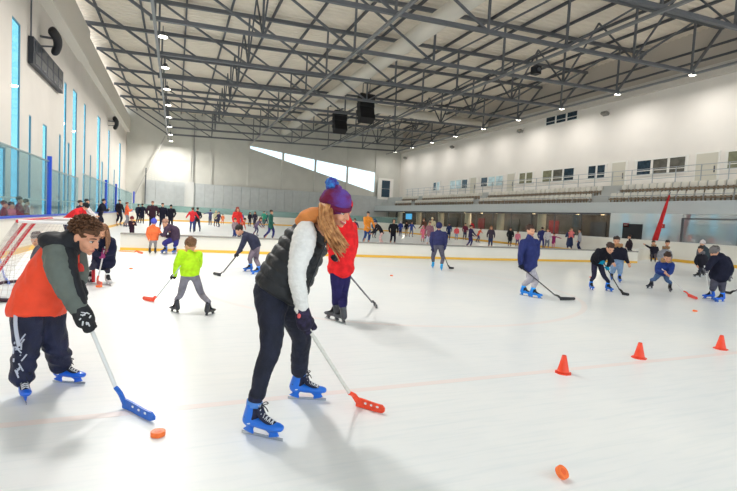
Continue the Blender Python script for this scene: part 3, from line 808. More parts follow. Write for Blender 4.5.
def hand_grip(m, wrist, g, A, k, rs=.014, seg=8, fat=1.0, flip=1):
    """fist closed round a shaft through g with unit direction A"""
    e1 = (wrist-g); e1 = (e1-A*e1.dot(A)).normalized(); e2 = A.cross(e1)*flip
    R = rs+.010*k*fat
    pc = g+e1*(R+.008*k)
    m.tube([pc-A*.040*k, pc, pc+A*.040*k], [(.018*k*fat, .030*k*fat)]*3, 10, e1)
    m.tube([pc+e1*.006*k-A*.0*k, (pc+wrist)/2, wrist], [(.028*k*fat, .022*k*fat), (.028*k*fat, .024*k*fat), .027*k*fat], 10, A)
    for i in range(4):
        off = A*((i-1.5)*.021*k)
        pts = []
        for j, an in enumerate((20, 70, 125, 180, 232)):
            a = math.radians(an); rr = R*(1.25 if j < 2 else 1.05)
            pts.append(g+off+e1*math.cos(a)*rr+e2*math.sin(a)*rr)
        m.tube(pts, [.0105*k*fat, .0105*k*fat, .0098*k*fat, .009*k*fat, .0075*k*fat], seg, A, sub=2)
    pts = []
    for j, an in enumerate((-20, -75, -125, -165)):
        a = math.radians(an); pts.append(g+A*(.030+.006*j)*k+e1*math.cos(a)*R*1.25+e2*math.sin(a)*R*1.25)
    m.tube(pts, [.0125*k*fat, .0125*k*fat, .011*k*fat, .009*k*fat], seg, A, sub=2)
# ---- skates
def skate(F, gp, yaw, k, shell=(34, 112, 214), inner=(24, 30, 50), lod=1, heelup=0.0, cuff=(70, 140, 220), roll=0):
    f = F.dir(yaw); z = V((0, 0, 1)); x = f.cross(z).normalized()
    M = Matrix.Translation(V(gp)-F.base) @ Matrix((f, -x, z)).transposed().to_4x4() @ Matrix.Rotation(-math.radians(heelup), 4, 'Y') @ Matrix.Rotation(math.radians(roll), 4, 'X') @ Matrix.Scale(k, 4)
    sh = mat('boot_shell', shell, .3, spec=.5); inn = mat('boot_lining', inner, .7, var=.2, vscale=50)
    seg = 14 if lod >= 2 else 8
    s = MB()
    s.tube([(-.105, 0, .105), (-.04, 0, .092), (.04, 0, .085), (.10, 0, .083), (.128, 0, .082)], [(.035, .050), (.036, .034), (.043, .030), (.042, .028), (.032, .022)], seg, V((0, 1, 0)), sub=3 if lod >= 2 else 1)
    s.tube([(-.098, 0, .10), (-.086, 0, .15), (-.076, 0, .20)], [(.042, .046), (.046, .044), (.047, .038)], seg, V((0, 1, 0)), sub=2)
    # blade holder towers
    s.tube([(-.085, 0, .075), (-.092, 0, .045), (-.10, 0, .016)], [(.028, .034), (.015, .026), (.006, .05)], seg, V((0, 1, 0)), round_=False)
    s.tube([(.065, 0, .070), (.078, 0, .045), (.085, 0, .016)], [(.032, .040), (.014, .030), (.007, .044)], seg, V((0, 1, 0)), round_=False)
    if lod >= 2: o = s.remesh('skate', sh, .005*k, 3, F.e)
    else: o = s.build('skate', sh, F.e, True)
    for v in o.data.vertices: v.co = M @ v.co if lod < 2 else M @ v.co
    o.data.update()
    c = MB()
    c.tube([(-.075, 0, .11), (-.068, 0, .17), (-.062, 0, .225), (-.058, 0, .265)], [(.034, .046), (.036, .048), (.038, .048), (.040, .048)], seg, V((0, 1, 0)), sub=2, M=M, round_=False)
    c.tube([(-.025, 0, .180), (.0, 0, .135), (.05, 0, .108), (.088, 0, .100)], [(.030, .026), (.032, .022), (.034, .018), (.026, .012)], seg, V((0, 1, 0)), sub=2, M=M)
    c.build('lining', inn, o, True)
    MB().box(-.150, .148, -.0022, .0022, .0, .019, M=M).build('blade', mat('skate_steel', (196, 200, 204), .22, metal=.9), o)
    if lod >= 1:
        b = MB(); b.tube([(-.067, 0, .195), (-.063, 0, .228)], [(.045, .054), (.045, .054)], seg, V((0, 1, 0)), M=M, round_=False)
        b.build('ankle_strap', mat('strap', cuff, .4), o, True)
    if lod >= 2:
        l = MB(); pts = []
        rows = [(.082, .116), (.060, .125), (.038, .133), (.016, .145), (.0, .165), (-.006, .188), (-.010, .21)]
        for i, (xx, zz) in enumerate(rows):
            l.tube([(xx, -.024, zz-.006), (xx-.004, 0, zz+.009), (xx-.012, .024, zz-.002)], [.0032]*3, 6, V((0, 0, 1)), M=M)
            l.tube([(xx, .024, zz-.006), (xx-.004, 0, zz+.010), (xx-.012, -.024, zz-.002)], [.0032]*3, 6, V((0, 0, 1)), M=M)
        l.build('laces', mat('lace', (214, 216, 220), .7), o)
        l = MB()
        for sy in (-1, 1): l.tube([(-.012, 0, .215), (.004, sy*.025, .222), (.010, sy*.045, .205), (-.004, sy*.02, .205)], [.0035]*4, 6, V((0, 0, 1)), M=M, sub=3)
        l.tube([(-.012, 0, .215), (.014, .01, .19), (.024, .02, .165)], [.0035]*3, 6, V((0, 0, 1)), M=M, sub=3)
        l.build('lace_bow', mat('dark_lace', (26, 28, 40), .7), o)
        for sy in (-1, 1):
            MB().ell((-.10, sy*.037, .125), (.016, .004, .014), M, 12, 6).build('badge', mat('dark_badge', (20, 40, 90), .4), o, True)
            MB().ell((-.088, sy*.034, .088), (.018, .004, .007), M, 12, 6).build('badge', mat('pale_badge', (206, 220, 232), .4), o, True)
    return M @ V((-.066, 0, .20)), M @ V((-.058, 0, .262)), o
# ---- hockey sticks
def stick(label, heel, toe, top, shaft=(226, 226, 222), blade=(236, 84, 50), r=.014, holes=False, tape=None):
    """world points: heel and toe on the ice, top of shaft"""
    heel, toe, top = V(heel), V(toe), V(top)
    e = empty('hockey_stick', heel, label, 'hockey stick')
    d = (toe-heel); L = d.length; d.normalize(); up = V((0, 0, 1)); nn = d.cross(up).normalized()
    w = MB(); n = 12; vs = []; H = .068
    sd = (top-heel).normalized()
    sec = []
    for i in range(n+1):
        t = i/n; c = d*L*t+nn*(.035*math.sin(t*math.pi*.5)**2)
        lo = .004+.012*max(0, t-.7)**1.0; hi = lo+H*(1.0-.18*t) - (.02 if i == n else 0)
        lo += (.012 if i == n else 0)
        for (z, o_) in ((lo, -.008), (hi, -.008), (hi, .008), (lo, .008)): vs.append(c+nn*o_+up*z)
    fs = [(0, 1, 2, 3), tuple(4*n+i for i in (3, 2, 1, 0))]
    for i in range(n):
        for j in range(4): fs.append((4*i+j, 4*i+4+j, 4*i+4+(j+1) % 4, 4*i+(j+1) % 4))
    w.add(vs, fs)
    w.tube([sd*.13+up*.02, up*.055+sd*.05, up*.036+d*.02, up*.036+d*.05], [(r*1.15, r*1.05), (.024, .013), (.03, .011), (.03, .009)], 10, nn.cross(sd), sub=2)
    b = w.build('blade', mat('stick_blade', blade, .35, var=.08, vscale=30), e, False)
    if holes:
        q = MB()
        for t in (.34, .55, .76):
            c = d*L*t+nn*(.035*math.sin(t*math.pi*.5)**2)+up*.044
            M = Matrix.Translation(c) @ Matrix((d, nn, up)).transposed().to_4x4()
            q.tube([(0, -.0095, 0), (0, .0095, 0)], [(.012, .008)]*2, 12, V((1, 0, 0)), M=M, round_=False)
        q.build('blade_slot', mat('pale_slot', (226, 226, 226), .5), b)
    MB().tube([sd*.14+up*.02, (top-heel)], [(r, r*.85)]*2, 12, nn).build('shaft', mat('stick_shaft', shaft, .35), e, True)
    if tape: MB().tube([(top-heel)-sd*.18, (top-heel)], [r*1.15]*2, 10, nn).build('grip_tape', mat('tape', tape, .8), e, True)
    return e
def shaft_at(F, heel, top, py):
    """local point of the shaft where it shows at picture row py"""
    best = None
    for i in range(201):
        p = V(heel).lerp(V(top), i/200); q = p-CAM
        y = 245.5-FPX*q.dot(cu)/q.dot(cf)
        if best is None or abs(y-py) < best[0]: best = (abs(y-py), p)
    return best[1]-F.base
# ---- the generic clothed figure (mid distance)
def figure(label, base, k, yaw, head, torso, arms, feet, hips=None, top=(30, 32, 50), bottom=(60, 60, 70), hair=(50, 36, 28), face=SKIN,
           headyaw=None, headpitch=10, headroll=0, hat=None, hood=None, long=False, shell=(34, 112, 214), glove=None, fit=1.0, puff=1.0, coat=0, lod=1, hs=None, collar=None, bare=False, quilt=False, extra=None, wbase=0):
    F = Fig(label, *base, k, None, lod)
    P = F.P; kk = k
    hs = hs or (0.80+.2*k)
    pts = [P(*(t if len(t) == 3 else (*t, 0))) for t in torso]
    r = F.dir(yaw+90)                      # the figure's lateral axis
    hp = pts[0]; ch = pts[-1]
    hy = yaw if headyaw is None else headyaw
    H = P(*(head if len(head) == 3 else (*head, pts and 0)))
    M = F.basis(H, hy, headpitch, headroll, hs)
    vox = {2: .008, 1: .014, 0: .02}[lod]
    # feet
    ank = []
    for (gx, gy, fy, *kn) in feet:
        gp = G(gx, gy)
        a, c, o = skate(F, gp, fy, k, shell, (24, 26, 34), lod, cuff=tuple(min(255, int(v*1.25)+10) for v in shell))
        ank.append((a, c, kn))
    if len(ank) == 2 and ank[0][0].dot(r) > ank[1][0].dot(r): ank.reverse()
    # body: one continuous mesh under the clothes
    b = MB(); head_shapes(b, M, lod)
    nk = ch+(H-ch)*.35
    b.tube([ch-(H-ch)*.2, nk, M @ V((0, -.02, -.05))], [.07*kk, .052*kk, .05*kk], 10)
    b.tube([hp, (hp+ch)/2, ch], [(.12*kk, .08*kk)]*3, 10, r)
    for s_, (hpx, leg) in zip((-1, 1), enumerate(ank)):
        a, c, kn = leg
        kp = P(*kn[0]) if kn else (hp+r*.075*kk*s_+c)/2+F.dir(yaw)*.03*kk
        b.tube([hp+r*.07*kk*s_, kp, c, a], [.06*kk, .04*kk, .032*kk, .028*kk], 8)
    sleeves = MB(); gls = []
    for arm in arms:
        ap = [P(*q) if isinstance(q, tuple) else q for q in arm['p']]
        b.tube([ch]+ap, [.05*kk]*1+[.04*kk]*(len(ap)-1)+[.024*kk], 8)
        d = (ap[-1]-ap[-2]).normalized()
        gl = MB(); gls.append(gl); tgt = gl if glove else b
        ft = 1.35 if glove else 1.05
        if arm.get('grip'):
            g, A = arm['grip']; hand_grip(tgt, ap[-1], g, A, kk*1.02, seg=6, fat=ft)
        else: hand_free(tgt, ap[-1], d, F.dir(yaw+180) if abs(d.z) > .5 else V((0, 0, -1)), kk, 6, .5, arm.get('side', 1), ft)
        sleeves.tube([ap[0]-(ap[1]-ap[0]).normalized()*.01]+ap[1:-1]+[ap[-1]-d*.01], [.078*kk*puff]+[.060*kk*puff]*(len(ap)-2)+[.043*kk*puff], 12, sub=3)
    bo = b.remesh('body', skinmat(face), vox*.8 if lod else vox, 2, F.e)
    if lod >= 1: face_parts(F, M, lod)
    # trousers
    t = MB(); hw = .105*kk*fit
    t.tube([hp-r*.045*kk, hp+r*.045*kk], [(.115*kk*fit, .115*kk*fit)]*2, 12)
    t.tube([hp, hp+(ch-hp).normalized()*.10*kk], [(.14*kk, .10*kk), (.13*kk, .09*kk)], 12, r)
    for s_, leg in zip((-1, 1), ank):
        a, c, kn = leg
        h0 = hp+r*.075*kk*s_*(1 if len(ank) > 1 else 0)
        if hips: h0 = P(*hips[0 if s_ < 0 else 1])
        kp = P(*kn[0]) if kn else (h0+c)/2+F.dir(yaw)*.03*kk
        t.tube([h0, h0.lerp(kp, .5), kp, kp.lerp(c, .55), c], [.105*kk*fit, .088*kk*fit, .068*kk*fit, .062*kk*fit, .056*kk*fit], 12, sub=3)
    t.remesh('trousers', cloth(bottom), vox, 3, F.e, dispf(.007*kk, 9, seed=F.seed))
    # jacket
    j = MB()
    ax = (ch-hp).normalized()
    n = len(pts); prof = []
    for i, p in enumerate(pts):
        u = i/(n-1)
        wv = (.186+.03*math.sin(u*2.6))*puff if u < .9 else .13*puff
        dv = (.145+.015*math.sin(u*3.0))*puff if u < .9 else .09*puff
        prof.append((wv*kk, dv*kk))
    p0 = [pts[0]-V((0, 0, coat))] if coat else [pts[0]+ax*.03*kk]
    j.tube(p0+pts, [(prof[0][0]*(1.08 if coat else 1), prof[0][1]*(1.15 if coat else 1))]+prof, 16, r, sub=3)
    if arms:
        s0 = [P(*a['p'][0]) if isinstance(a['p'][0], tuple) else a['p'][0] for a in arms]
        for q in s0: j.tube([pts[-1]-ax*.03*kk, q], [(.085*kk*puff, .085*kk*puff), .078*kk*puff], 12)
    if not bare:
        o_ = len(j.v); j.v += sleeves.v; j.f += [tuple(i+o_ for i in f) for f in sleeves.f]; j.m += sleeves.m
    j.tube([pts[-1]-ax*.02*kk, pts[-1]+(H-pts[-1])*.42], [.075*kk, .068*kk*puff], 12)
    if quilt:
        def dq(c, nn): return .009*kk*abs(math.sin((c-hp).dot(ax)*math.pi/(.075*kk)))-.004+noise.noise(c*14)*.004
        disp = dq
    else: disp = dispf(.008*kk, 8, seed=F.seed+9)
    j.remesh('jacket', top if not isinstance(top, tuple) else cloth(top, .7 if quilt else .85), vox, 3, F.e, disp)
    if glove:
        for gl in gls: gl.remesh('glove', cloth(glove), .007, 1, F.e)
    if hood: hood_up(F, M, hood[0], hood[1] if len(hood) > 1 else None)
    if hat: beanie(F, M, hat[0], *(hat[1:] if len(hat) > 1 else []))
    if hair:
        if long: hair_long(F, M, hair, lod, down=long if isinstance(long, float) else .28)
        elif not hood or True: hair_short(F, M, hair, lod)
    if collar: fur_collar(F, pts[-1]+(H-pts[-1])*.40, .10*kk, collar)
    return F, M
# ------------------------------------------------------------------ the woman in front
F = Fig('smiling person in a maroon pompom beanie, black puffer vest and white sleeves', 285, 418, 1.0, None, 2)
P = F.P
def px_tube(F, m, rows, seg=16, sub=3, sc=1.0, ref=None, cap=True):
    """rows: (px, py, w, in-picture radius px, depth radius m)"""
    pts = [F.P(a, b, c) for (a, b, c, d, e) in rows]
    ax = (pts[-1]-pts[0]).normalized(); rf = ax.cross(F.fd).normalized()
    m.tube(pts, [(F.rm(p, r[3])*sc, r[4]*sc) for p, r in zip(pts, rows)], seg, ref or rf, sub=sub, round_=cap)
    return pts
M = F.basis(P(336.5, 208.5, -.08), 54, 22, 12, 1.0)
gpR, gpL = G(262, 437.0), G(307, 399.5)
heelW, toeW = G(356, 406.5), G(386, 412.5)
blue = (30, 110, 214)
def yaw_of(F, a, b):
    d = (V(b)-V(a)); d.z = 0; return math.degrees(math.atan2(d.dot(F.lat), -d.dot(F.fd)))
ya = yaw_of(F, G(242, 432.5), G(281, 441)); yb = yaw_of(F, G(288, 398.5), G(326, 400.5))
aR, cR, _ = skate(F, gpR, ya, .98, blue, (26, 30, 58), 2, cuff=(74, 132, 210))
aL, cL, _ = skate(F, gpL, yb, .98, blue, (26, 30, 58), 2, cuff=(74, 132, 210))
wR, wL = aR.dot(F.fd), aL.dot(F.fd)
# stick
topW = F.base+P(296, 309, -.22)
stick('white hockey stick with an orange red blade held by the person in the puffer vest', heelW, toeW, topW, (214, 212, 204), (240, 76, 44), .0145, holes=True)
gW = shaft_at(F, heelW, topW, 327); AW = (topW-heelW).normalized()
wrW = P(302.5, 313, gW.dot(F.fd)-.02)
b = MB(); head_shapes(b, M, 2)
b.tube([P(314, 236, -.03), P(322, 227, -.05), M @ V((0, -.03, -.06))], [.06, .052, .054], 12)
px_tube(F, b, [(278, 292, 0, 18, .10), (292, 266, 0, 18, .10), (306, 240, 0, 15, .10), (314, 230, 0, 10, .08)], 12)
armR = [(305, 232, -.13), (300, 250, -.20), (296, 272, -.25), (300, 293, -.25)]
b.tube([P(*q) for q in armR]+[wrW], [.05, .045, .04, .033, .027], 10, sub=2)
armL = [(314, 240, .12), (311, 262, .14), (304, 285, .05)]
b.tube([P(*q) for q in armL], [.05, .042, .03], 10, sub=2)
b.tube([P(272, 300, -.08), P(270.5, 352, wR*.72), P(264, 372, wR*.85), P(258.5, 394, wR*.97), cR-V((0, 0, .05))], [.085, .05, .045, .032, .03], 10)
b.tube([P(290, 300, .08), P(301.5, 338, wL*.62), P(300, 354, wL*.8), P(299.5, 370, wL*.95), cL-V((0, 0, .05))], [.085, .05, .045, .035, .03], 10)
hand_free(b, P(303, 287, .04), V((-.6, -.1, -.6)), V((0, -1, 0)), .95)
b.remesh('body', skinmat((222, 160, 128)), .0065, 3, F.e)
face_parts(F, M, 2, smile=True, iris=(60, 50, 40), brow=(96, 62, 40))
# leggings
t = MB()
px_tube(F, t, [(272, 291, -.02, 18, .12), (272, 302, -.06, 17, .11), (271.5, 320, wR*.45, 13, .085), (271.5, 336, wR*.6, 11.8, .078), (270, 352, wR*.72, 10.0, .066), (262.5, 372, wR*.85, 8.8, .060), (258, 394, wR*.97, 7.3, .050)], 16)
t.tube([P(258.5, 394, wR*.97), cR+V((0, 0, .01))], [.044, .041], 14)
px_tube(F, t, [(286, 291, .03, 16, .12), (290, 304, .08, 15, .11), (296, 322, wL*.45, 12, .085), (301.5, 338, wL*.62, 9.6, .07), (300, 354, wL*.8, 8.8, .062), (299.5, 370, wL*.95, 8.2, .055)], 16)
t.tube([P(299.5, 370, wL*.95), cL+V((0, 0, .01))], [.044, .041], 14)
t.remesh('trousers', mat('denim_dark', (22, 26, 44), .75, var=.25, vscale=10, bump=.3), .008, 3, F.e, dispf(.006, 16, (1, 1, .8), 3))
# white sleeve
s = MB()
rows = [(306, 226, -.11, 8, .055), (305, 234, -.14, 11.5, .078), (302.5, 247, -.19, 12, .075), (298.5, 262, -.23, 10, .062), (297, 275, -.25, 8.8, .056), (299, 290, -.25, 8, .05), (302.3, 309, gW.dot(F.fd)-.03, 6.2, .038)]
px_tube(F, s, rows)
s.remesh('sleeve', mat('white_knit', (226, 224, 220), .9, var=.04, vscale=30, bump=.35, bscale=70), .007, 3, F.e, dispf(.006, 22, (.7, .7, 1.6), 5), label='white knitted sleeve')
# far sleeve, seen only past the vest
s = MB(); s.tube([P(*q) for q in [(314, 238, .12), (311, 262, .14), (304, 284, .06)]], [.066, .058, .042], 12, sub=3)
s.remesh('sleeve', mat('white_knit', (226, 224, 220), .9, var=.04, vscale=30, bump=.35, bscale=70), .01, 3, F.e)
# glove
g = MB(); hand_grip(g, wrW, gW, AW, 1.02, .0145, 10, 1.32)
px_tube(F, g, [(302, 309, gW.dot(F.fd)-.03, 7.2, .045), (303.5, 317, gW.dot(F.fd)-.03, 8.2, .046), (305, 324, gW.dot(F.fd)-.02, 8.5, .045)], 14)
go = g.remesh('glove', mat('glove_fleece', (40, 34, 58), .85, var=.5, vscale=26, bump=.4), .0055, 1, F.e, label='dark purple patterned glove')
MB().ell(P(299, 316, gW.dot(F.fd)-.075), (.012, .006, .016)).build('patch', mat('pink_patch', (220, 90, 90), .7), go, True)
# quilted vest
vax = (P(318, 224, 0)-P(277, 292, 0)).normalized(); v0 = P(277, 292, 0)
v = MB()
px_tube(F, v, [(276.5, 293.5, 0, 24, .16), (278, 291, 0, 25.5, .175), (285, 279, 0, 26.5, .185), (291.5, 267, 0, 26, .185), (299.5, 253, 0, 24, .175), (307, 240, 0, 22, .155), (313, 231, -.01, 15, .12), (318, 226, -.02, 10, .09)], 28, cap=False)
def dq(c, n):
    h = (c-v0).dot(vax); lat = (c-v0)-vax*h
    row = h/.072; fr = row-math.floor(row)
    p = math.sqrt(max(0, math.sin(fr*math.pi)))
    return .015*p-.008+noise.noise(V((c.x*16, c.y*16, c.z*16+math.floor(row)*3)))*.011*p
m_vest = mat('quilted_nylon', (18, 22, 28), .5, var=.2, vscale=9, bump=.3, bscale=35, spec=.5)
vo = v.remesh('vest', m_vest, .0075, 2, F.e, dq, label='black quilted puffer vest')
y_ = MB(); px_tube(F, y_, [(300, 221, -.08, 5, .05), (306, 217.5, -.09, 7.5, .075), (314, 215, -.09, 8, .08), (321, 213, -.08, 6, .06)], 14)
y_.remesh('yoke', mat('tan_suede', (206, 128, 66), .8, var=.1, vscale=20, bump=.2), .008, 2, vo, dispf(.004, 15))
z_ = MB(); z_.bar(P(327, 240, -.17), P(300, 309, -.1), .012, .008); z_.build('zip', m_dark, vo)
# hat and hair
h_ = beanie(F, M, (112, 26, 62), ((70, 60, 150), (60, 130, 200)), (96, 66, 150), 1.04, .0)
m_h = mat('long_hair', (150, 96, 54), .5, rgb2=(206, 150, 96), vscale=22, spec=.4)
rnd = random.Random(11); hm = MB()
ctrl_a = [(321, 203, -.12), (319, 217, -.17), (324, 234, -.20), (337, 256, -.20)]
ctrl_b = [(331, 206, -.15), (331, 220, -.20), (340, 233, -.23), (348, 243, -.22)]
for i in range(150):
    u = rnd.random(); L = rnd.uniform(.70, 1.10); dz = rnd.uniform(-.05, .05)
    wob = rnd.uniform(0, 6.28); am = rnd.uniform(.8, 2.6)
    pts = []
    for j in range(4):
        a_, b_ = ctrl_a[j], ctrl_b[j]
        t_ = j/3*L; jj = min(2, int(t_*3)); ff = t_*3-jj
        A0, A1 = ctrl_a[jj], ctrl_a[jj+1]; B0, B1 = ctrl_b[jj], ctrl_b[jj+1]
        qa = [A0[n]+(A1[n]-A0[n])*ff for n in range(3)]; qb = [B0[n]+(B1[n]-B0[n])*ff for n in range(3)]
        q = [qa[n]+(qb[n]-qa[n])*u for n in range(3)]
        pts.append(P(q[0]+am*math.sin(wob+j*2.1), q[1], q[2]+dz*(.4+.6*j/3)+.02*math.sin(u*9)))
    hm.tube(pts, [.008, .0095, .0085, .002], 5, sub=4, round_=False)
for i in range(60):                                    # far side and back of the head
    u = rnd.random(); L = rnd.uniform(.7, 1.0)
    pts = [P(321+8*u, 203, -.10+.2*u), P(318+12*u, 216, -.08+.2*u), P(322+14*u, 216+18*L, -.06+.12*u), P(328+16*u, 216+34*L, -.08)]
    hm.tube(pts, [.010, .011, .009, .002], 5, sub=3, round_=False)
hm.build('hair', m_h, F.e, True, label='long loose light brown hair')
# ------------------------------------------------------------------ the boy on the left
F = Fig('boy in an orange red and grey sports jacket bending over a white stick, left front', 45, 390, .9, None, 2)
P = F.P
M = F.basis(P(85.8, 237, -.32), 48, 24, 4, 1.0)
gA, gB = G(24, 399), G(69, 383)
aA, cA, _ = skate(F, gA, 8, .86, (30, 100, 216), (22, 26, 44), 2, cuff=(50, 112, 216))
yb = yaw_of(F, G(52, 382.5), G(87, 384.5))
aB, cB, _ = skate(F, gB, yb, .86, (30, 100, 216), (22, 26, 44), 2, cuff=(50, 112, 216))
heelB, toeB = G(123, 408), G(159, 421)
topB = F.base+P(75.5, 292, -.30)
stick('white hockey stick with a blue blade held by the boy in the orange red jacket', heelB, toeB, topB, (226, 228, 226), (30, 100, 200), .0145, holes=True)
gBk = shaft_at(F, heelB, topB, 324); AB = (topB-heelB).normalized(); wg = gBk.dot(F.fd)
wrB = P(81.5, 311, wg-.01)
b = MB(); head_shapes(b, M, 2)
b.tube([P(68, 250, -.2), P(76, 246, -.27), M @ V((0, -.03, -.06))], [.06, .05, .052], 12)
px_tube(F, b, [(38, 306, 0, 18, .10), (46, 285, -.05, 17, .10), (56, 262, -.14, 14, .09), (66, 248, -.2, 9, .08)], 12)
b.tube([P(60, 254, -.30), P(62, 272, -.38), P(70, 292, -.40), wrB], [.045, .04, .034, .026], 10, sub=2)
b.tube([P(76, 256, -.10), P(80, 270, -.12), P(80, 282, -.22)], [.045, .04, .028], 10, sub=2)
wA, wB = aA.dot(F.fd), aB.dot(F.fd)
b.tube([P(30, 310, -.05), P(27, 350, wA*.6), cA, aA], [.08, .05, .04, .03], 10)
b.tube([P(50, 310, .05), P(57, 348, wB*.6), cB, aB], [.08, .05, .04, .03], 10)
b.remesh('body', skinmat((218, 158, 128)), .0065, 3, F.e)
face_parts(F, M, 2, iris=(52, 36, 26), brow=(70, 46, 30))
hair_short(F, M, (92, 60, 38), 2, .72, low=-.06)
t = MB()
px_tube(F, t, [(30, 308, -.04, 14, .11), (29.5, 318, -.04, 15.5, .12), (28.5, 335, wA*.4, 13, .095), (27, 350, wA*.6, 10.8, .082), (23.5, 364, wA*.8, 10.4, .078), (22.5, 377, wA*.95, 10.4, .076)], 16)
px_tube(F, t, [(46, 308, .04, 14, .11), (49, 318, .04, 15, .12), (52, 336, wB*.5, 12.8, .10), (57.5, 350, wB*.7, 10.8, .085), (60, 362, wB*.95, 10.3, .08)], 16)
def dtr(c, n):
    f0 = dispf(.010, 10, (1, 1, .7), 2)(c, n)
    return f0+(.006*math.sin(c.z*70+c.x*24+2*noise.noise(c*6)) if c.z < .30 else 0)
to = t.remesh('trousers', mat('tracksuit', (22, 28, 58), .6, var=.25, vscale=8, bump=.3), .009, 3, F.e, dtr)
pp = MB()
for rows in ([(16.5, 306, -.10), (15.5, 320, -.13), (16.5, 332, -.15), (19, 345, -.18)],):
    pp.tube([P(*q)-F.fd*.02 for q in rows], [(.012, .006)]*4, 8, sub=3)
rnd = random.Random(5)
for i in range(16):
    a0 = (rnd.uniform(13.5, 22), rnd.uniform(340, 372)); a1 = (a0[0]+rnd.uniform(-3, 6), a0[1]+rnd.uniform(-8, 8))
    q0, q1 = P(*a0, wA*.6-.115), P(*a1, wA*.6-.115)
    pp.tube([q0, q1], [(.005, .003)]*2, 6)
pp.build('stripe', mat('pale_print', (186, 190, 204), .7), to)
# jacket: orange red body, grey sleeve, black shoulder bands
m_or = mat('orange_shell', (238, 72, 38), .6, var=.06, vscale=8, bump=.25, bscale=18)
m_ol = mat('grey_green_shell', (96, 104, 98), .7, var=.08, vscale=10, bump=.25, bscale=20)
m_bk = mat('black_shell', (26, 28, 34), .7, var=.1, vscale=10, bump=.2)
j = MB()
px_tube(F, j, [(36.5, 314.5, 0, 23.5, .185), (37.5, 308, 0, 25, .195), (44, 290, -.03, 23.5, .19), (50.5, 275, -.08, 21.5, .175), (58, 260, -.14, 19, .15), (64, 249, -.2, 14, .12)], 26, cap=False)
jo = j.remesh('jacket', m_or, .009, 3, F.e, dispf(.009, 8, (1, 1, .8), 4), label='orange red jacket body')
j = MB()
px_tube(F, j, [(54, 249, -.22, 9, .08), (58, 255, -.29, 13, .10), (60, 266, -.35, 13, .095), (65, 282, -.39, 11.5, .08), (72, 297, -.40, 9.8, .066), (79, 309, wg-.02, 8, .05)], 18)
j.remesh('sleeve', m_ol, .008, 3, jo, dispf(.008, 13, (1, 1, 1.2), 6), label='grey green sleeve')
j = MB()
px_tube(F, j, [(66, 245, -.22, 8, .08), (69, 256, -.31, 7.5, .085), (71, 270, -.37, 6.0, .075), (77, 288, -.40, 5.2, .062), (82, 303, wg-.02, 4.6, .045)], 16)
j.remesh('sleeve_band', m_bk, .008, 3, jo, dispf(.004, 13, (1, 1, 1.2), 8), label='black band along the sleeve')
j = MB()
px_tube(F, j, [(50, 240, -.13, 8, .08), (57, 243, -.20, 11.5, .13), (64, 245, -.24, 11.5, .13), (71, 247, -.27, 9, .10)], 18)
j.tube([P(66, 246, -.22), P(74, 240.5, -.28)], [(.10, .10), (.085, .085)], 16)
j.remesh('collar', m_bk, .008, 3, jo, dispf(.004, 12), label='black shoulders and collar')
j = MB()
px_tube(F, j, [(76, 254, -.12, 9, .07), (80, 268, -.14, 7.5, .06), (80.5, 280, -.24, 6, .045)], 14)
j.remesh('sleeve', m_ol, .009, 3, jo, dispf(.006, 13))
pq = MB(); pq.ell(P(79.5, 270, -.22), (.03, .02, .05)); pq.build('patch', mat('red_patch', (214, 60, 50), .6), jo, True)
g = MB(); hand_grip(g, wrB, gBk, AB, .98, .0145, 10, 1.4)
px_tube(F, g, [(79.5, 308, wg-.02, 8.2, .052), (83, 315, wg-.03, 9.2, .052), (85.5, 321, wg-.02, 9, .05)], 14)
gm = mat('glove_black_white', (26, 28, 32), .7, rgb2=(34, 36, 40), vscale=20)
go = g.remesh('glove', gm, .0055, 1, F.e, label='black padded glove with white pattern')
w_ = MB(); rnd = random.Random(3)
for i in range(9):
    a0 = (rnd.uniform(77, 92), rnd.uniform(312, 324)); a1 = (a0[0]+rnd.uniform(-4, 4), a0[1]+rnd.uniform(-3, 4))
    q0, q1 = P(*a0, wg-.078), P(*a1, wg-.078); w_.tube([q0, (q0+q1)/2-F.fd*.004, q1], [(.005, .004)]*3, 6)
w_.build('pattern', mat('white_print', (214, 216, 220), .6), go)
g = MB(); gT = shaft_at(F, heelB, topB, 296); hand_grip(g, P(80, 284, gT.dot(F.fd)+.02), gT, AB, .92, .0145, 10, 1.35)
g.remesh('glove', gm, .0055, 1, F.e)
# ------------------------------------------------------------------ skaters in the middle distance
class Hold:
    def __init__(s, label, base, heel, toe, top, wtop, shaft, blade, r=.013, tape=None):
        s.b = G(*base); s.fd = V((s.b.x, s.b.y, 0)).normalized()
        s.heel, s.toe = G(*heel), G(*toe)
        o = s.b+s.fd*wtop; d = ray(*top); s.top = CAM+d*((o-CAM).dot(s.fd)/d.dot(s.fd))
        s.A = (s.top-s.heel).normalized()
        stick(label, s.heel, s.toe, s.top, shaft, blade, r, tape=tape)
    def g(s, py):
        F = type('q', (), {'base': s.b})
        return (shaft_at(F, s.heel, s.top, py), s.A)
    def w(s, py): return s.g(py)[0].dot(s.fd)
BLK = (34, 34, 38)
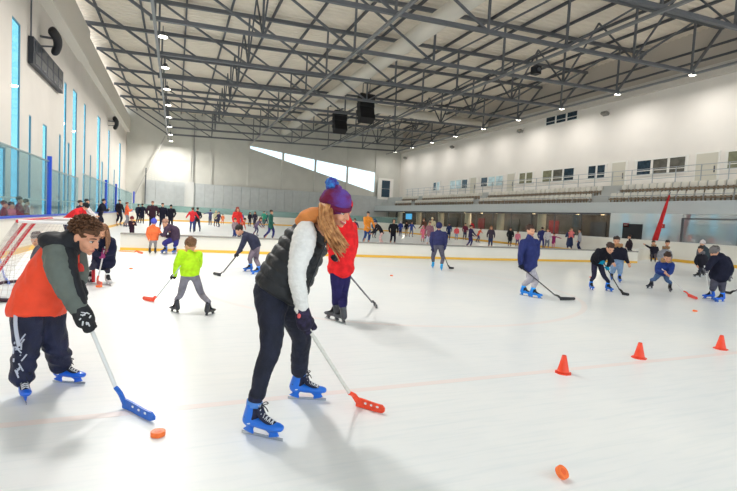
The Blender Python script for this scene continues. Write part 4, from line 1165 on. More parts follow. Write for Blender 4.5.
# green jacket child
bs = (192, 312)
h = Hold('white hockey stick with a red blade held by the child in the lime green jacket', bs, (154, 302), (141, 300.5), (181, 266), -.05, (214, 220, 222), (238, 78, 48))
figure('small child seen from behind in a lime green jacket and grey trousers, legs apart', bs, .72, 186, (190.5, 246.5, .12), [(190, 275), (190, 265), (190.5, 256, .05)],
       [{'p': [(181, 254, .0), (176.5, 264, .02), (175, 276, h.w(276)+.02)], 'grip': h.g(277)}, {'p': [(199, 255, .1), (199, 266, .2), (193, 268, .25)], 'side': -1}],
       [(174.5, 312.5, 215, (180.5, 295, .0)), (210, 315, 140, (202, 295, .0))], top=(186, 236, 40), bottom=(128, 126, 136), hair=(120, 84, 58), headyaw=215, headpitch=25, shell=(40, 42, 50), glove=BLK, fit=.85, puff=.9, hs=.92)
# bending kid with blue skates
bs = (250, 272)
h = Hold('black hockey stick held by the bending person in blue skates', bs, (220.5, 276.5), (212, 275), (242, 249), -.1, BLK, BLK, tape=BLK)
figure('person in a dark navy jacket and mauve grey trousers bending over a black stick', bs, .84, -80, (239.5, 230.5, -.05), [(256, 247), (253, 240), (246.5, 235)],
       [{'p': [(245, 237, -.16), (241, 247, -.18), (237, 254, h.w(254))], 'grip': h.g(255.5)}, {'p': [(247, 236, .15), (243, 245, .12), (240, 251, h.w(250)+.03)], 'grip': h.g(251)}],
       [(248, 271.5, -75, (250, 258, -.1)), (256, 274.5, -70, (256, 259, .1))], top=(52, 54, 74), bottom=(124, 112, 124), hair=(40, 30, 28), headpitch=35, glove=BLK)
# red jacket person behind the woman
bs = (337, 320)
h = Hold('dark grey hockey stick held by the person in the long red jacket', bs, (374, 306), (379, 309), (333, 256), -.25, (96, 98, 104), (70, 72, 78))
figure('person in a red jacket and navy trousers standing just behind the woman in front', bs, .98, 150, (346, 208, 0), [(341, 262), (342, 240), (344, 222)],
       [{'p': [(335, 226, -.14), (330, 242, -.22), (332, 254, h.w(256))], 'grip': h.g(258)}, {'p': [(352, 228, .1), (354, 246, .12), (350, 262, .1)], 'side': -1}],
       [(332, 320, 225, (337, 292, -.1)), (339.5, 322.5, 215, (343, 292, .05))], top=(226, 40, 44), bottom=(40, 36, 84), hair=None, hood=((226, 40, 44),), shell=(60, 62, 68), glove=(40, 40, 46), coat=.07, fit=1.05)
# navy puffer seen from behind
bs = (438, 269.5)
h = Hold('short dark hockey stick beside the person in the navy puffer jacket seen from behind', bs, (449, 269), (453, 269), (441, 247), -.05, BLK, BLK)
figure('person seen from behind in a navy puffer jacket and grey trousers on blue skates', bs, .86, 178, (439, 227, .0), [(438, 245), (438.5, 239), (438.5, 232.5)],
       [{'p': [(432.5, 234), (431, 241, -.03), (432.5, 248, -.06)], 'side': -1}, {'p': [(445, 234), (446, 241, -.05), (444.5, 249, h.w(250)+.02)], 'grip': h.g(251)}],
       [(432.5, 268, 190, (433, 257)), (441.5, 270.5, 175, (443, 258))], top=(48, 50, 92), bottom=(92, 90, 104), hair=(34, 28, 30), hood=((44, 46, 86),), shell=(20, 150, 214), glove=(44, 44, 70), puff=1.02, quilt=True)
# boy in navy coat with black stick
bs = (530, 296)
h = Hold('long black hockey stick held by the person in the navy coat and pale trousers', bs, (560, 300.5), (573.5, 300), (519, 265), -.12, (60, 60, 66), BLK, tape=BLK)
figure('boy in a navy hooded coat and pale grey trousers on bright blue skates, facing right', bs, .9, 60, (530.5, 231, .0), [(530, 264), (529.5, 250), (529.5, 240)],
       [{'p': [(523, 243, -.14), (520.5, 255, -.2), (520.5, 264, h.w(265)-.0)], 'grip': h.g(267)}, {'p': [(536, 243, .12), (537, 255, .1), (534, 262, .0)], 'side': -1}],
       [(526, 296, 70, (529, 280, -.08)), (535.5, 298, 75, (536, 280, .06))], top=(44, 52, 104), bottom=(176, 172, 180), hair=(66, 44, 36), headyaw=45, headpitch=5, shell=(24, 132, 226), glove=(30, 34, 56), puff=1.06, coat=.03, quilt=False)
# girl bending in black
bs = (600, 291)
h = Hold('black hockey stick held by the bending person with pink and teal gloves', bs, (622, 295), (629.5, 296), (601, 258), -.1, BLK, BLK)
figure('person in black bending forward with pink sleeves and bright teal gloves', bs, .88, 40, (610, 248.5, -.32), [(597, 262), (600, 256, -.08), (604.5, 251, -.2)],
       [{'p': [(598, 251.5, -.2), (596, 258, -.28), (598.5, 262.5, h.w(262)-.02)], 'grip': h.g(262)}, {'p': [(608, 254, -.15), (610, 261, -.16), (607.5, 267, h.w(267)-.02)], 'grip': h.g(268.5), 'side': -1}],
       [(591.5, 290, 20, (594, 276, -.1)), (609, 291.5, 40, (604, 276, .05))], top=(26, 26, 34), bottom=(44, 42, 62), hair=(60, 40, 34), headyaw=35, headpitch=30, glove=(20, 150, 190), shell=(30, 110, 210), fit=.8)
# woman in jeans with fur collar
bs = (616, 282)
figure('person in a black padded jacket with tan fur collar and light blue jeans', bs, .98, 5, (616.5, 241, .0), [(617, 259), (618, 253.5), (618, 248.5)],
       [{'p': [(612, 251, -.02), (610.5, 257, -.1), (613, 262, -.15)]}, {'p': [(624, 251), (625.5, 257, -.05), (628, 262.5, -.1)], 'side': -1}],
       [(611.5, 280, 5, (613, 271)), (619.5, 282.5, 10, (620, 272))], top=(28, 28, 42), bottom=(132, 158, 190), hair=(44, 32, 30), headpitch=8, collar=(176, 132, 92), puff=1.05, shell=(30, 100, 190))
# child with fur hood, bending, royal blue jacket
bs = (660, 291)
h = Hold('white hockey stick with red blade held by the child with tan fur hood', bs, (688, 296.5), (699, 300), (662, 269), -.3, (226, 226, 226), (238, 66, 44))
figure('child in a royal blue jacket with tan fur hood and jeans leaning forward', bs, .86, 15, (667.5, 257.5, -.25), [(662.5, 273), (663.5, 267, -.05), (665.5, 262.5, -.12)],
       [{'p': [(659, 264.5, -.12), (657.5, 270, -.2), (664, 272, h.w(272)-.02)], 'grip': h.g(272)}, {'p': [(671.5, 265, -.12), (671.5, 271, -.2), (668, 275, h.w(275)-.02)], 'grip': h.g(275.5), 'side': -1}],
       [(649.5, 288.5, -35, (655, 279, -.1)), (670, 292, 10, (667, 280, -.02))], top=(40, 62, 130), bottom=(82, 108, 148), hair=(60, 40, 32), headpitch=25, collar=(186, 148, 104), shell=(40, 44, 60), fit=.85)
# man with beret on the right
bs = (715, 301)
h = Hold('white hockey stick with blue blade held by the person in the grey cap', bs, (712, 299), (720, 303), (704.5, 266), -.3, (230, 230, 228), (36, 110, 206))
figure('person in a grey cap and long black coat leaning over a white stick', bs, .92, -50, (714.5, 252, -.12), [(719.5, 271.5), (720, 265), (719.5, 257)],
       [{'p': [(714, 259, -.16), (709, 266, -.26), (706, 270, h.w(270)-.02)], 'grip': h.g(270)}, {'p': [(726.5, 260, .02), (730.5, 268, -.02), (729.5, 275, -.05)], 'side': -1}],
       [(708.5, 299, -60, (713, 288, -.1)), (719.5, 302, -40, (722, 289, .0))], top=(28, 30, 48), bottom=(74, 74, 88), hair=(70, 62, 58), headyaw=-45, headpitch=30, hat=((112, 108, 108),), glove=(120, 120, 126), coat=.08, puff=1.15, shell=(26, 104, 220))
hh = Hold('black hockey stick reaching in from the right edge near the person in the grey cap', (737, 296), (731, 294.5), (724, 293.5), (748, 283), 0, BLK, BLK)
# the two beside the boards on the right
figure('person in a dark teal jacket wearing a white and dark beanie near the right boards', (704, 275), 1.0, -20, (702.5, 243.5), [(704, 262), (704.5, 254), (704, 249)],
       [{'p': [(699.5, 250.5), (698, 256), (700, 261, -.1)]}, {'p': [(708.5, 251), (709.5, 257), (708, 262)], 'side': -1}],
       [(700.5, 275.5, -60), (707, 273.5, -10)], top=(58, 70, 78), bottom=(96, 96, 104), hair=None, hat=((216, 206, 204),), lod=1, shell=(36, 38, 44), headpitch=10)
figure('child in a dark coat with grey scarf in front of the white beanie', (699, 277), .82, -35, (700.5, 249.5, -.1), [(702, 267), (702, 260), (701.5, 255)],
       [{'p': [(698, 256.5), (695.5, 261, -.1), (697, 265, -.2)]}, {'p': [(705.5, 257), (706.5, 262), (705, 267)], 'side': -1}],
       [(697, 277, -80), (704, 275, -30)], top=(36, 36, 46), bottom=(60, 60, 70), hair=(40, 30, 28), lod=1, shell=(36, 38, 44), collar=(120, 116, 122), headpitch=15)
figure('person in a grey jacket with dark hair and tan scarf standing under the red banner', (661, 270), .95, 10, (667.5, 243.5), [(664, 261), (664.5, 255), (665, 250.5)],
       [{'p': [(660, 252.5), (658.5, 257), (660, 261)]}, {'p': [(669.5, 252.5), (671, 257), (670, 261)], 'side': -1}],
       [(659.5, 270, 0), (665, 271, 0)], top=(146, 148, 156), bottom=(60, 62, 78), hair=(40, 30, 28), lod=1, collar=(160, 124, 90), shell=(40, 44, 60))
figure('child in a dark coat and fur hood with one arm stretched out', (653, 262), .84, 5, (653.5, 243), [(654, 253.5), (654, 250), (654, 247)],
       [{'p': [(651, 248), (648, 246.5), (645.5, 245)]}, {'p': [(657, 248), (658, 251), (657.5, 254)], 'side': -1}],
       [(651, 262, 0), (655, 262.5, 0)], top=(34, 32, 44), bottom=(90, 84, 90), hair=(80, 60, 46), lod=1, collar=(170, 130, 96), coat=.1, shell=(40, 40, 50))
figure('person in a dark jacket standing by the dark doorway in the glass wall', (630, 257), .95, -60, (629.5, 237), [(629.5, 248), (630, 244), (630, 241)],
       [{'p': [(628, 242), (626.5, 245, -.1), (626, 247, -.2)]}, {'p': [(632.5, 242), (633, 245), (632.5, 248)], 'side': -1}],
       [(629, 257, -40), (632, 257.5, -20)], top=(52, 44, 52), bottom=(50, 50, 58), hair=(56, 40, 34), lod=1, shell=(40, 40, 48))
# girl behind the boy with white skates
bs = (101, 283)
h = Hold('white hockey stick with pink tape held by the long-haired person behind the boy', bs, (97, 284), (104, 285.5), (105, 247), -.2, (230, 228, 230), (240, 110, 90))
figure('long-haired person in a navy coat and dark leggings on white skates bending behind the boy', bs, .92, -20, (102.5, 231.5, -.25), [(104, 257), (104, 246, -.05), (105, 239, -.15)],
       [{'p': [(98, 241, -.2), (93, 250, -.3), (99, 255, h.w(255)-.03)], 'grip': h.g(255.5)}, {'p': [(111, 242, -.1), (113, 251, -.15), (106, 254, h.w(251))], 'grip': h.g(251), 'side': -1}],
       [(90.5, 281.5, -10, (93, 267, -.1)), (108.5, 285, 15, (107, 269))], top=(30, 32, 56), bottom=(60, 58, 72), hair=(128, 90, 66), long=.42, headpitch=35, shell=(214, 212, 214), coat=.08, puff=1.08, fit=.8, glove=(150, 60, 110))
# child behind the goal net
figure('dark-haired child in a grey jacket crouching at the hockey goal', (42, 281), .84, -40, (36.5, 239.5, -.1), [(48, 266), (45, 257), (41.5, 249.5, -.05)],
       [{'p': [(38, 250, -.15), (34, 256, -.2), (33, 263, -.25)]}, {'p': [(47, 249, .1), (46, 258, .05), (42, 265, 0)], 'side': -1}],
       [(37, 281, -30), (47, 280, -30)], top=(86, 88, 98), bottom=(44, 46, 62), hair=(46, 28, 28), headpitch=25)
# orange kid with helmet and crouching helper
figure('small child in an orange jacket and blue helmet standing at the divider', (152, 253.8), .72, 165, (154, 222.5), [(153, 240), (153, 232), (153, 227.5)],
       [{'p': [(149, 229), (147.5, 234), (149, 239, -.1)], 'side': -1}, {'p': [(157.5, 229), (160, 233), (163, 235, -.05)]}],
       [(150, 253.6, 170), (155.5, 253.6, 170)], top=(226, 108, 62), bottom=(150, 144, 144), hair=None, hat=((78, 84, 190),), lod=1, shell=(50, 46, 50), puff=1.1, fit=.85)
figure('adult in a dark maroon jacket and navy trousers bending towards the child in orange', (169, 253.8), 1.0, -60, (165.5, 223.5, -.1), [(174.5, 239), (174, 231), (170, 227, -.05)],
       [{'p': [(167, 229, -.16), (164, 235, -.2), (161, 234, -.15)]}, {'p': [(174, 229, .1), (170, 236, .0), (165, 236, -.1)], 'side': -1}],
       [(164, 253.4, -40, (164.5, 243, -.3)), (174, 254, -20, (176, 244, -.1))], top=(70, 54, 72), bottom=(52, 48, 116), hair=(170, 130, 110), headpitch=30, lod=1, shell=(70, 110, 190), collar=None)
# ------------------------------------------------------------------ far skaters, each on its own spot
def far(label, bx, by, hy, yaw, top, bottom, hair=(50, 36, 30), hat=None, pose='stand', long=False, coat=0, shell=(50, 60, 90), wide=1.0, lean=0, hood=None, gl=None, dx=0, world=None, glove=None):
    g = V(world) if world else G(bx, by)
    fd = V((g.x, g.y, 0)).normalized(); lat = V((fd.y, -fd.x, 0))
    # height from the picture row of the head top
    d = ray(bx+dx, hy); t = (g-CAM).dot(fd)/d.dot(fd); hgt = (CAM+d*t).z-g.z
    k = hgt/1.74; hs = .82+.2*k
    if k < .95: hs = max(.74, .70+.3*k)
    F = Fig(label, 0, 0, k, None, 0) if False else None
    class Q(Fig):
        def __init__(s): pass
    F = Q(); F.base = g; F.k = k; F.lod = 0; F.fd = fd; F.lat = lat; F.seed = random.random()*50
    F.e = empty('person', g, label, 'person')
    y = math.radians(yaw); f = lat*math.sin(y)-fd*math.cos(y); r = f.cross(V((0, 0, 1)))
    rnd = random.Random(int(F.seed*31))
    Z = V((0, 0, 1)); L = f*lean*k
    def at(x, fw, z): return r*(x*k)+f*(fw*k)+Z*(z*k)
    st = {'stand': .06, 'walk': .22, 'glide': .16, 'arms': .12, 'bend': .1, 'hold': .06}[pose]
    sw = rnd.uniform(.09, .15)
    feet = [(-sw, st*.8), (sw, -st)]
    hipz = .93; chz = 1.43; hp = at(0, -.06*(lean > 0), hipz)+L*0; ch = at(0, 0, chz)+L*.8-Z*(abs(lean)**2*.5*k)
    H = at(0, .02, 1.63)+L*1.15-Z*(abs(lean)**2*.7*k)-Z*0
    M = F.basis(H, yaw, 8+lean*60, 0, hs)
    b = MB(); head_shapes(b, M, 0)
    b.tube([hp, ch, ch.lerp(H, .6)], [(.11*k, .08*k), (.10*k, .08*k), .05*k], 8, r)
    t_ = MB(); j = MB(); gm_ = MB()
    for i, (x, fw) in enumerate(feet):
        an = at(x, fw-.06, .26); kn = at(x*.9, fw*.5+.07, .53); h0 = hp+r*(.08*k*(-1 if i == 0 else 1))
        b.tube([h0, kn, at(x, fw-.06, .12)], [.06*k, .045*k, .035*k], 6)
        t_.tube([h0, h0.lerp(kn, .5), kn, an], [.10*k, .09*k, .072*k, .06*k], 8, sub=2)
        sk = MB(); Ms = Matrix.Translation(at(x, fw, 0)) @ Matrix((f, -r, Z)).transposed().to_4x4() @ Matrix.Scale(k, 4)
        Ms = Ms @ Matrix.Rotation(rnd.uniform(-.2, .2), 4, 'Z')
        sk.tube([(-.10, 0, .10), (.0, 0, .088), (.12, 0, .08)], [(.045, .05), (.045, .035), (.035, .025)], 8, V((0, 1, 0)), M=Ms)
        sk.tube([(-.075, 0, .10), (-.085, 0, .26)], [(.045, .05), (.052, .055)], 8, V((0, 1, 0)), M=Ms)
        sk.box(-.10, -.07, -.006, .006, .02, .07, M=Ms); sk.box(.06, .09, -.006, .006, .02, .07, M=Ms)
        so = sk.build('skate', mat('boot_shell', shell, .3, spec=.5), F.e, True)
        MB().box(-.15, .14, -.003, .003, 0, .024, M=Ms).build('blade', mat('skate_steel', (196, 200, 204), .22, metal=.9), so)
    t_.tube([hp-r*.05*k, hp+r*.05*k], [.125*k]*2, 8)
    p_ = {'stand': [(.27, .03, 1.16), (.26, .12, .92)], 'walk': [(.28, .08, 1.16), (.27, .28, 1.02)], 'glide': [(.33, .02, 1.2), (.42, .12, 1.04)],
          'arms': [(.44, .02, 1.36), (.68, .06, 1.28)], 'bend': [(.26, .20, 1.12), (.20, .42, .98)], 'hold': [(.24, .16, 1.14), (.06, .30, 1.26)]}[pose]
    for sx in (-1, 1):
        sh = ch+r*(.175*k*sx*wide)-Z*.02*k; v = 1 if sx > 0 or pose not in ('walk',) else -.4
        e_ = r*(p_[0][0]*k*sx*wide)+f*(p_[0][1]*k*v)+Z*(p_[0][2]*k)+L*.6-Z*(abs(lean)*.25*k); w_ = r*(p_[1][0]*k*sx)+f*(p_[1][1]*k*v)+Z*(p_[1][2]*k)+L*.7-Z*(abs(lean)*.4*k)
        b.tube([ch, sh, e_, w_], [.045*k, .04*k, .03*k, .024*k], 6)
        hand_free(gm_ if glove else b, w_, (w_-e_), -r*sx if pose != 'hold' else -f, k*1.05, 5, .5, sx)
        j.tube([sh, e_, w_], [.075*k*wide, .06*k*wide, .045*k], 8, sub=2)
        j.tube([ch-Z*.04*k, sh], [.085*k]*2, 8)
    hem = hp-Z*(coat+.03)*k
    j.tube([hem, hp.lerp(ch, .4), hp.lerp(ch, .8), ch+(H-ch)*.1], [(.185*k*wide*(1+coat*.6), .135*k*wide*(1+coat*.6)), (.165*k*wide, .125*k*wide), (.185*k*wide, .13*k*wide), (.10*k, .085*k)], 12, r, sub=2)
    j.tube([ch, ch+(H-ch)*.42], [.075*k, .066*k], 8)
    bo = b.build('body', skinmat(), F.e, True) if k*466/max(1, depth(g)) < 9 else b.remesh('body', skinmat(), .015, 1, F.e)
    t_.remesh('trousers', cloth(bottom), .024, 2, F.e, dispf(.008*k, 9, seed=F.seed))
    jk = j.remesh('jacket', cloth(top), .024, 2, F.e, dispf(.010*k, 8, seed=F.seed+4))
    if glove: gm_.build('gloves', cloth(glove), F.e, True)
    if hood: hood_up(F, M, hood, fur=None)
    if hat: beanie(F, M, hat)
    elif long: hair_long(F, M, hair, 0, down=.3*k)
    elif not hood: hair_short(F, M, hair, 0)
    return F
NV = (36, 40, 66); BK = (30, 30, 36); JN = (58, 78, 120)
# beyond the divider, left part
far('person in a dark jacket, left one of a dark pair near the blue post', 138, 223, 204.5, 150, (38, 40, 60), (36, 38, 56))
far('person in black with back turned, right one of the far left pair', 142, 224, 204, 175, (26, 28, 44), (32, 34, 50))
far('broad person in a dark maroon jacket standing above the child in the blue helmet', 152, 230, 201.5, 5, (56, 34, 46), (34, 34, 50), (120, 74, 60), wide=1.2)
far('person in black with reddish face standing just right of the broad maroon jacket', 162, 230, 203.5, 10, (30, 32, 48), (32, 34, 50), (70, 46, 40), wide=1.1)
far('person in a black jacket and cap, right of the group above the bending adult', 170.5, 229, 205, -10, (28, 28, 40), (30, 30, 44), hat=(26, 26, 32), wide=1.15)
far('person in a bright red jacket and jeans skating away in the far middle left', 192, 232.5, 208, 175, (220, 52, 60), (62, 76, 130), (90, 52, 40), pose='glide')
far('person in a dark jacket skating close beside the bright red jacket', 197, 232, 208, 190, (44, 42, 54), (60, 64, 92), pose='walk')
far('distant small person in a blue grey jacket gliding near the far boards', 210, 225.5, 210, 185, (70, 72, 110), (80, 80, 96), pose='arms')
far('distant small person in a beige jacket next to the blue grey one', 215.5, 226.5, 211, 10, (204, 196, 160), (66, 66, 86), hat=(210, 180, 140))
far('distant small person in a dark top beside the beige jacket', 218.5, 227, 212, -40, (56, 48, 78), (44, 44, 60), pose='walk')
far('distant tiny child in orange right of the small group', 222.5, 224.5, 214.5, 0, (230, 130, 80), (214, 120, 90))
far('person with reddish hair in a red jacket rising behind the bending skater in navy', 236.5, 238, 207.5, 20, (222, 54, 52), (120, 60, 60), (150, 56, 46), long=True)
far('child in a grey plaid jacket and jeans in front of the red-haired person', 234.5, 240, 219, 30, (150, 130, 136), (50, 66, 120), (90, 60, 50))
far('person in an orange red top leaning just right of the red-haired person', 240.5, 237, 218, 60, (222, 96, 66), (70, 60, 90), lean=.3)
far('distant tiny child in purple right of the red-haired person', 241.5, 225, 213, 0, (84, 70, 150), (70, 60, 110))
far('distant person in black left of the brown-haired mauve jacket', 249.5, 226.5, 212.5, 30, (36, 36, 50), (46, 46, 64), long=True)
far('distant person with brown hair and a dark top, behind the mauve jacket', 254.5, 228, 212, -20, (50, 44, 60), (50, 48, 66), (84, 56, 48), long=True)
far('person with brown hair in a mauve jacket leaning with one arm out', 256, 236, 217, 60, (120, 104, 130), (86, 80, 110), (96, 50, 46), pose='bend', lean=.35, long=True)
far('distant person in a light green jacket left of the tall dark green one', 263.5, 226.5, 211.5, -20, (60, 148, 122), (60, 100, 100))
far('distant person in a teal top half behind the light green jacket', 266, 226, 213, 30, (50, 110, 110), (44, 60, 80))
far('tall person in a dark green coat and navy jeans walking right, beyond the divider', 270, 240.5, 210.5, 70, (44, 96, 84), (48, 52, 110), (60, 40, 36), coat=.12, pose='walk')
far('child in dark red with a red hat looking over the divider at its left end', 131.5, 240, 217.5, 20, (44, 24, 38), (50, 30, 44), hat=(120, 30, 40), wide=1.1, pose='hold')
# beyond the divider, centre
far('person in a dark navy jacket right behind the long red jacket', 354, 240, 219, -30, (38, 44, 82), (40, 46, 80), pose='glide')
far('adult in an orange vest over dark sleeves and jeans beyond the divider', 366.5, 245, 212, 25, (238, 150, 58), (44, 70, 124), (44, 40, 50), coat=.1, pose='bend')
far('person in a dark blue hat and teal jacket behind the orange vest', 374, 238, 219, 20, (36, 90, 120), (40, 50, 80), hat=(36, 84, 140))
far('girl in a black top and pale pink leggings reaching to the left', 380.5, 246, 220, -70, (36, 34, 42), (222, 186, 184), (40, 60, 96), pose='bend', lean=.35, shell=(226, 200, 200))
far('person all in black standing upright beyond the divider', 392.5, 246, 220, 10, (26, 26, 32), (30, 32, 48), hood=(26, 26, 32), wide=1.1)
far('person in a blue jacket with pale cap by the far right boards', 400, 236.5, 221.5, 175, (50, 66, 140), (50, 54, 96), hat=(190, 190, 196))
far('child in black with tan trousers by the far right boards', 406, 236.5, 222, -20, (36, 34, 46), (186, 160, 120))
far('person in a blue jacket and grey trousers with arms bent by the far right boards', 411, 237, 222, 20, (62, 84, 160), (120, 126, 150), pose='glide')
far('child in a pink suit left of the mauve coat', 422.5, 242, 226.5, 10, (236, 120, 146), (226, 130, 150), hat=(226, 120, 140))
far('brown-haired adult leaning behind the pink child', 425, 238.5, 218.5, -50, (110, 74, 60), (64, 56, 64), (120, 72, 48), pose='bend', lean=.2)
far('person in a mauve coat and white trousers left of the navy puffer', 428.5, 246.5, 222, -10, (150, 106, 118), (214, 214, 230), (110, 80, 74), coat=.1)
far('adult in a beige hat and cream top behind the mauve coat', 431, 240, 217.5, 10, (206, 196, 164), (110, 100, 100), hat=(224, 208, 170))
# right centre, along the gallery boards
far('person in a dark blue jacket next to the navy puffer, by the right boards', 448.5, 240, 223.5, 175, (36, 50, 96), (36, 44, 80))
far('child in a coral pink top and light jeans by the right boards', 456, 240.5, 226.5, 5, (236, 96, 104), (140, 166, 196))
far('person in dark red with a hood behind the child in coral pink', 464.5, 240, 223.5, 10, (110, 44, 66), (60, 60, 90))
far('child in bright red standing behind the navy person with red scarf', 470.5, 238, 221, 5, (200, 40, 56), (110, 40, 60))
far('person in navy with a dark red scarf, beyond the divider', 469.5, 248.5, 225.5, 60, (54, 46, 84), (58, 56, 110), (44, 32, 36), pose='bend')
far('child in orange with both arms spread, near the right boards', 478, 242.5, 228, 70, (232, 92, 60), (60, 62, 96), pose='arms', lean=.2)
far('brown-haired person in a dark top with pink bag, beyond the divider', 490, 249, 226.5, 0, (70, 60, 74), (52, 62, 96), (150, 96, 60), long=True)
far('person in a long black coat near the right boards, left of a pink child', 509.5, 246.5, 228, 10, (30, 30, 38), (34, 34, 44), coat=.18, wide=1.1)
far('child in a pink jacket right of the long black coat', 517, 247, 231.5, 5, (224, 130, 150), (90, 76, 110))
far('person in a navy jacket with dark hair behind the boy in the navy coat', 541, 249.5, 227.5, 175, (50, 54, 110), (58, 60, 120), wide=1.15)
far('person in a light grey top next to the magenta child', 546.5, 250, 229, 10, (196, 192, 196), (110, 112, 124), (96, 72, 60))
far('small child in a magenta dress with arms out near the right boards', 553, 250, 233.5, 5, (160, 50, 110), (226, 170, 170), pose='arms', coat=.15)
far('adult in a long navy coat holding a baby, near the right boards', 569, 251.5, 229, -10, (50, 60, 92), (44, 52, 84), (80, 50, 46), pose='hold', coat=.35, wide=1.15)
F = far('person in a grey top and navy trousers beside the adult with the baby', 578.5, 252.5, 229.5, -90, (160, 160, 168), (34, 40, 76))
# the baby carried by the adult in the navy coat
gb = G(569, 251.5); fdb = V((gb.x, gb.y, 0)).normalized(); latb = V((fdb.y, -fdb.x, 0))
class Q2(Fig):
    def __init__(s): pass
F = Q2(); F.base = gb; F.fd = fdb; F.lat = latb; F.k = .45; F.lod = 0; F.seed = 3.3
F.e = empty('person', gb, 'baby in a pink suit carried by the adult in the long navy coat', 'person')
c0 = latb*.06-fdb*.30+V((0, 0, 1.18)); M = F.basis(c0+V((0, 0, .22)), 60, 0, 0, .75)
b = MB(); head_shapes(b, M, 0); b.tube([c0, c0+V((0, 0, .18))], [.08, .04], 8); b.build('body', skinmat(), F.e, True)
j = MB(); j.tube([c0-V((0, 0, .14)), c0, c0+V((0, 0, .10))], [.10, .12, .08], 10)
for sx in (-1, 1):
    j.tube([c0+latb*.08*sx+V((0, 0, .08)), c0+latb*.17*sx+V((0, 0, .0)), c0+latb*.15*sx-fdb*.08], [.04, .038, .034], 8)
    j.tube([c0-V((0, 0, .12))+latb*.06*sx, c0-V((0, 0, .26))+latb*.11*sx-fdb*.06], [.06, .045], 8)
j.remesh('snowsuit', cloth((232, 130, 130)), .015, 2, F.e, dispf(.004, 12)); hair_short(F, M, (150, 110, 80), 0)
# left boards
far('person in a red vest, grey sleeves and black cap leaning over the left boards', 68, 246, 197.5, 60, (214, 44, 50), (40, 46, 70), hat=(26, 28, 34), pose='bend', lean=.5, wide=1.15, dx=-4, shell=(40, 60, 110))
far('dark-haired person in a dark jacket standing right of the red vest at the left boards', 79.5, 236, 201, 60, (60, 50, 66), (40, 44, 66))
far('person in a white jacket with dark hair at the left boards', 86, 235, 199.5, 80, (220, 214, 214), (60, 66, 96), (40, 32, 34), pose='bend')
far('person in a dark jacket looking down at a phone by the left boards', 100, 231, 199, 75, (34, 34, 48), (36, 36, 52), (44, 34, 32), pose='hold', wide=1.2, lean=.12)
far('dark-haired person in black by the left boards just left of the orange jacket', 119, 226, 200, 40, (34, 28, 38), (36, 34, 48), (40, 28, 30))
far('person in a bright orange jacket and grey trousers at the left boards', 126.5, 227, 202.5, 80, (244, 110, 70), (140, 140, 150), (120, 60, 50), pose='hold')
# people on the walkway behind the left glass
m_walk = mat('walkway', (120, 124, 130), .8)
far('person in a dark coat behind the left glass panel, nearest the picture edge', 4, 0, 202, 90, (44, 40, 60), (40, 40, 56), world=(-4.9, 17.6, .0))
far('child in pink behind the left glass panel', 10, 0, 203, 60, (216, 130, 140), (120, 70, 90), world=(-4.9, 18.3, .0))
far('person in a dark red coat behind the left glass panel', 18, 0, 197.5, 80, (122, 36, 62), (80, 30, 50), world=(-4.9, 19.1, 0), wide=1.1)
far('person in a maroon jacket behind the left glass panel by the blue post', 25, 0, 200, 100, (110, 34, 56), (50, 36, 50), world=(-4.9, 19.9, 0))
# ------------------------------------------------------------------ goal
e = empty('hockey_goal', (-2.0, 8.6, 0), 'small hockey goal with red tubes and white netting by the left boards', 'goal')
def gp(x, y, z): return V((x+2.0, y-8.6, z))
GH = 1.12
a0, a1 = (7.75, 9.65)
X1, X2, X3 = -1.35, -2.0, -2.65
m_redt = mat('red_goal_tube', (196, 36, 48), .35)
m_wht = mat('white_goal_tube', (228, 226, 226), .4)
for y in (a0, a1): MB().tube([gp(X1, y, 0), gp(X1, y, GH)], [.03]*2, 10).build('post', m_redt, e, True)
MB().tube([gp(X1, a0, GH), gp(X1, a1, GH)], [.03]*2, 10).build('crossbar', m_redt, e, True)
MB().tube([gp(X2, a0, GH), gp(X2, a1, GH)], [.026]*2, 10).build('crossbar', m_redt, e, True)
for y in (a0, a1): MB().tube([gp(X1, y, GH), gp(X2, y, GH)], [.024]*2, 10).build('top_bar', m_wht, e, True)
for y in (a0+.45, a0+.95): MB().tube([gp(X2, y, GH), gp(X2-.2, y, GH*.72), gp(X3, y+.02, .03)], [.026]*3, 10, sub=4).build('back_bar', m_redt, e, True)
MB().tube([gp(X1, a0, .03), gp(X2, a0-.02, .03), gp(X3+.12, a0+.1, .03), gp(X3, a0+.4, .03), gp(X3, a1-.4, .03), gp(X3+.12, a1-.1, .03), gp(X2, a1, .03), gp(X1, a1, .03)], [.026]*8, 10, sub=3).build('base_bar', mat('dark_base', (70, 44, 56), .5), e, True)
nm = mat('white_net_cord', (196, 190, 186), .9)
def net(c00, c10, c11, c01, nu, nv):
    w = MB()
    def q(u, v): return c00.lerp(c10, u).lerp(c01.lerp(c11, u), v)
    for i in range(nu+1):
        for j in range(nv): w.bar(q(i/nu, j/nv), q(i/nu, (j+1)/nv), .0036, .0036)
    for j in range(nv+1):
        for i in range(nu): w.bar(q(i/nu, j/nv), q((i+1)/nu, j/nv), .0036, .0036)
    return w
def both(*ws):
    m = MB()
    for w in ws: m.add(w.v, w.f)
    return m
n1 = net(gp(X3, a0+.1, .03), gp(X3, a1-.1, .03), gp(X2, a1, GH), gp(X2, a0, GH), 26, 16)
n2 = net(gp(X3, a0+.1, .03), gp(X2-.05, a0, .03), gp(X2, a0, GH), gp(X2-.02, a0, GH), 8, 16)
n3 = net(gp(X3, a1-.1, .03), gp(X1, a1, .03), gp(X1, a1, GH), gp(X2, a1, GH), 14, 16)
n4 = net(gp(X2, a0, GH), gp(X1, a0, GH), gp(X1, a1, GH), gp(X2, a1, GH), 8, 26)
both(n1, n2, n3, n4).build('netting', nm, e)
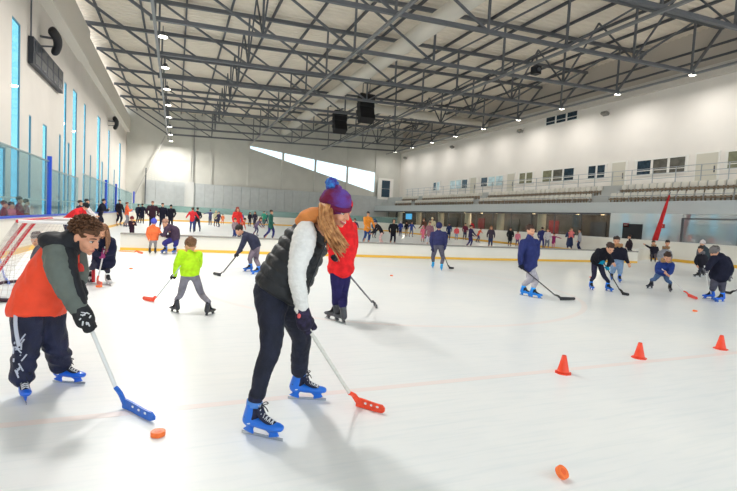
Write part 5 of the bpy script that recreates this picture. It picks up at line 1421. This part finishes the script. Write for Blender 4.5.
# ------------------------------------------------------------------ cones and pucks
m_cone = mat('orange_cone', (240, 74, 44), .4, spec=.4)
def cone(px, py, lab, h=.175, rot=0):
    p = G(px, py); e = empty('training_cone', p, lab, 'cone', 'orange training cones on the ice'); e.rotation_euler = (0, 0, rot)
    MB().tube([(0, 0, .012), (0, 0, .02), (0, 0, h*.5), (0, 0, h)], [.062, .056, .04, .020], 20, V((1, 0, 0)), round_=False).build('body', m_cone, e, True)
    w = MB(); c = []
    for i in range(8):
        a = math.pi/8+i*math.pi/4; c.append((.080*math.cos(a), .080*math.sin(a)))
    w.prism(c, 2, 0, .010); w.build('base', m_cone, e)
    MB().tube([(0, 0, h-.004), (0, 0, h+.002)], [.021, .017], 14, V((1, 0, 0)), round_=False).build('tip', mat('cone_tip', (200, 50, 34), .5), e)
cone(563, 373, 'orange cone on the ice, nearest to the camera of the three')
cone(639, 358, 'orange cone on the ice, middle one of the three', rot=.4)
cone(720.5, 349, 'orange cone on the ice, closest to the right picture edge', rot=.2)
m_pk = mat('orange_puck', (246, 118, 52), .4, var=.06, vscale=40)
def puck(px, py, lab, r=.036, h=.026, tilt=0, rot=0):
    p = G(px, py); w = MB(); M = Matrix.Translation((0, 0, h/2+abs(math.sin(tilt))*r)) @ Matrix.Rotation(rot, 4, 'Z') @ Matrix.Rotation(tilt, 4, 'X')
    w.tube([(0, 0, -h*.5), (0, 0, -h*.42), (0, 0, h*.42), (0, 0, h*.5)], [r*.94, r, r, r*.94], 28, V((1, 0, 0)), round_=False, M=M)
    o = w.build('puck', m_pk, smooth=False); o.location = p; tag(o, lab, 'puck', 'orange pucks on the ice')
    q = MB(); q.tube([(0, 0, h*.5), (0, 0, h*.56)], [r*.5, r*.45], 20, V((1, 0, 0)), round_=False, M=M); q.build('raised_ring', mat('puck_shade', (236, 96, 40), .4), o)
puck(158, 435.5, 'orange puck on the ice in front of the blue stick blade', .043, .03)
puck(561.5, 479, 'orange puck standing half tilted on the bare ice at the bottom of the picture', .038, .026, .75, .25)
puck(131, 269, 'tiny orange puck on the ice between the boy and the lime green jacket')
puck(391.5, 276, 'tiny orange puck in the middle of the ice near the divider')
puck(591, 277.5, 'tiny red orange puck behind the bending person with teal gloves', .045)
puck(695, 311.5, 'tiny orange puck in front of the person in the grey cap', .04)
puck(12, 308, 'small red orange puck on the ice left of the boy', .055, .03)
puck(99, 287, 'small orange puck at the feet of the long-haired person', .05, .03)
# orange stick lying by the divider
stick('orange hockey stick lying on the ice against the left end of the divider', G(138, 253), G(144, 254), G(119, 251.5)+V((0, 0, .02)), (238, 160, 60), (240, 110, 60), .014)
stick('blue hockey stick lying on the ice beside the goal', G(5, 281), G(12, 285), G(0, 272)+V((0, 0, .25)), (44, 96, 200), (44, 96, 200), .014)
# ------------------------------------------------------------------ world and render look
wd = bpy.data.worlds.new('world'); SC.world = wd; wd.use_nodes = True; nt = wd.node_tree
bg = nt.nodes['Background']
tc = nt.nodes.new('ShaderNodeTexCoord'); sp = nt.nodes.new('ShaderNodeSeparateXYZ'); nt.links.new(tc.outputs['Generated'], sp.inputs[0])
rp = nt.nodes.new('ShaderNodeValToRGB'); rp.color_ramp.elements[0].position = .45; rp.color_ramp.elements[1].position = .8
rp.color_ramp.elements[0].color = (.97, .985, 1.0, 1); rp.color_ramp.elements[1].color = (.70, .88, 1.0, 1)
mr = nt.nodes.new('ShaderNodeMath'); mr.operation = 'MULTIPLY_ADD'; mr.inputs[1].default_value = .5; mr.inputs[2].default_value = .5
nt.links.new(sp.outputs['Z'], mr.inputs[0]); nt.links.new(mr.outputs[0], rp.inputs['Fac']); nt.links.new(rp.outputs['Color'], bg.inputs['Color'])
bg.inputs['Strength'].default_value = WORLD_S
vs = SC.view_settings
vs.view_transform = 'Standard'; vs.look = 'None'; vs.gamma = 1; vs.use_curve_mapping = False; vs.exposure = EXPO
SC.cycles.use_denoising = True
SC.cycles.max_bounces = 8; SC.cycles.diffuse_bounces = 5; SC.cycles.transparent_max_bounces = 12
SC.cycles.sample_clamp_indirect = 4; SC.cycles.caustics_reflective = False; SC.cycles.caustics_refractive = False
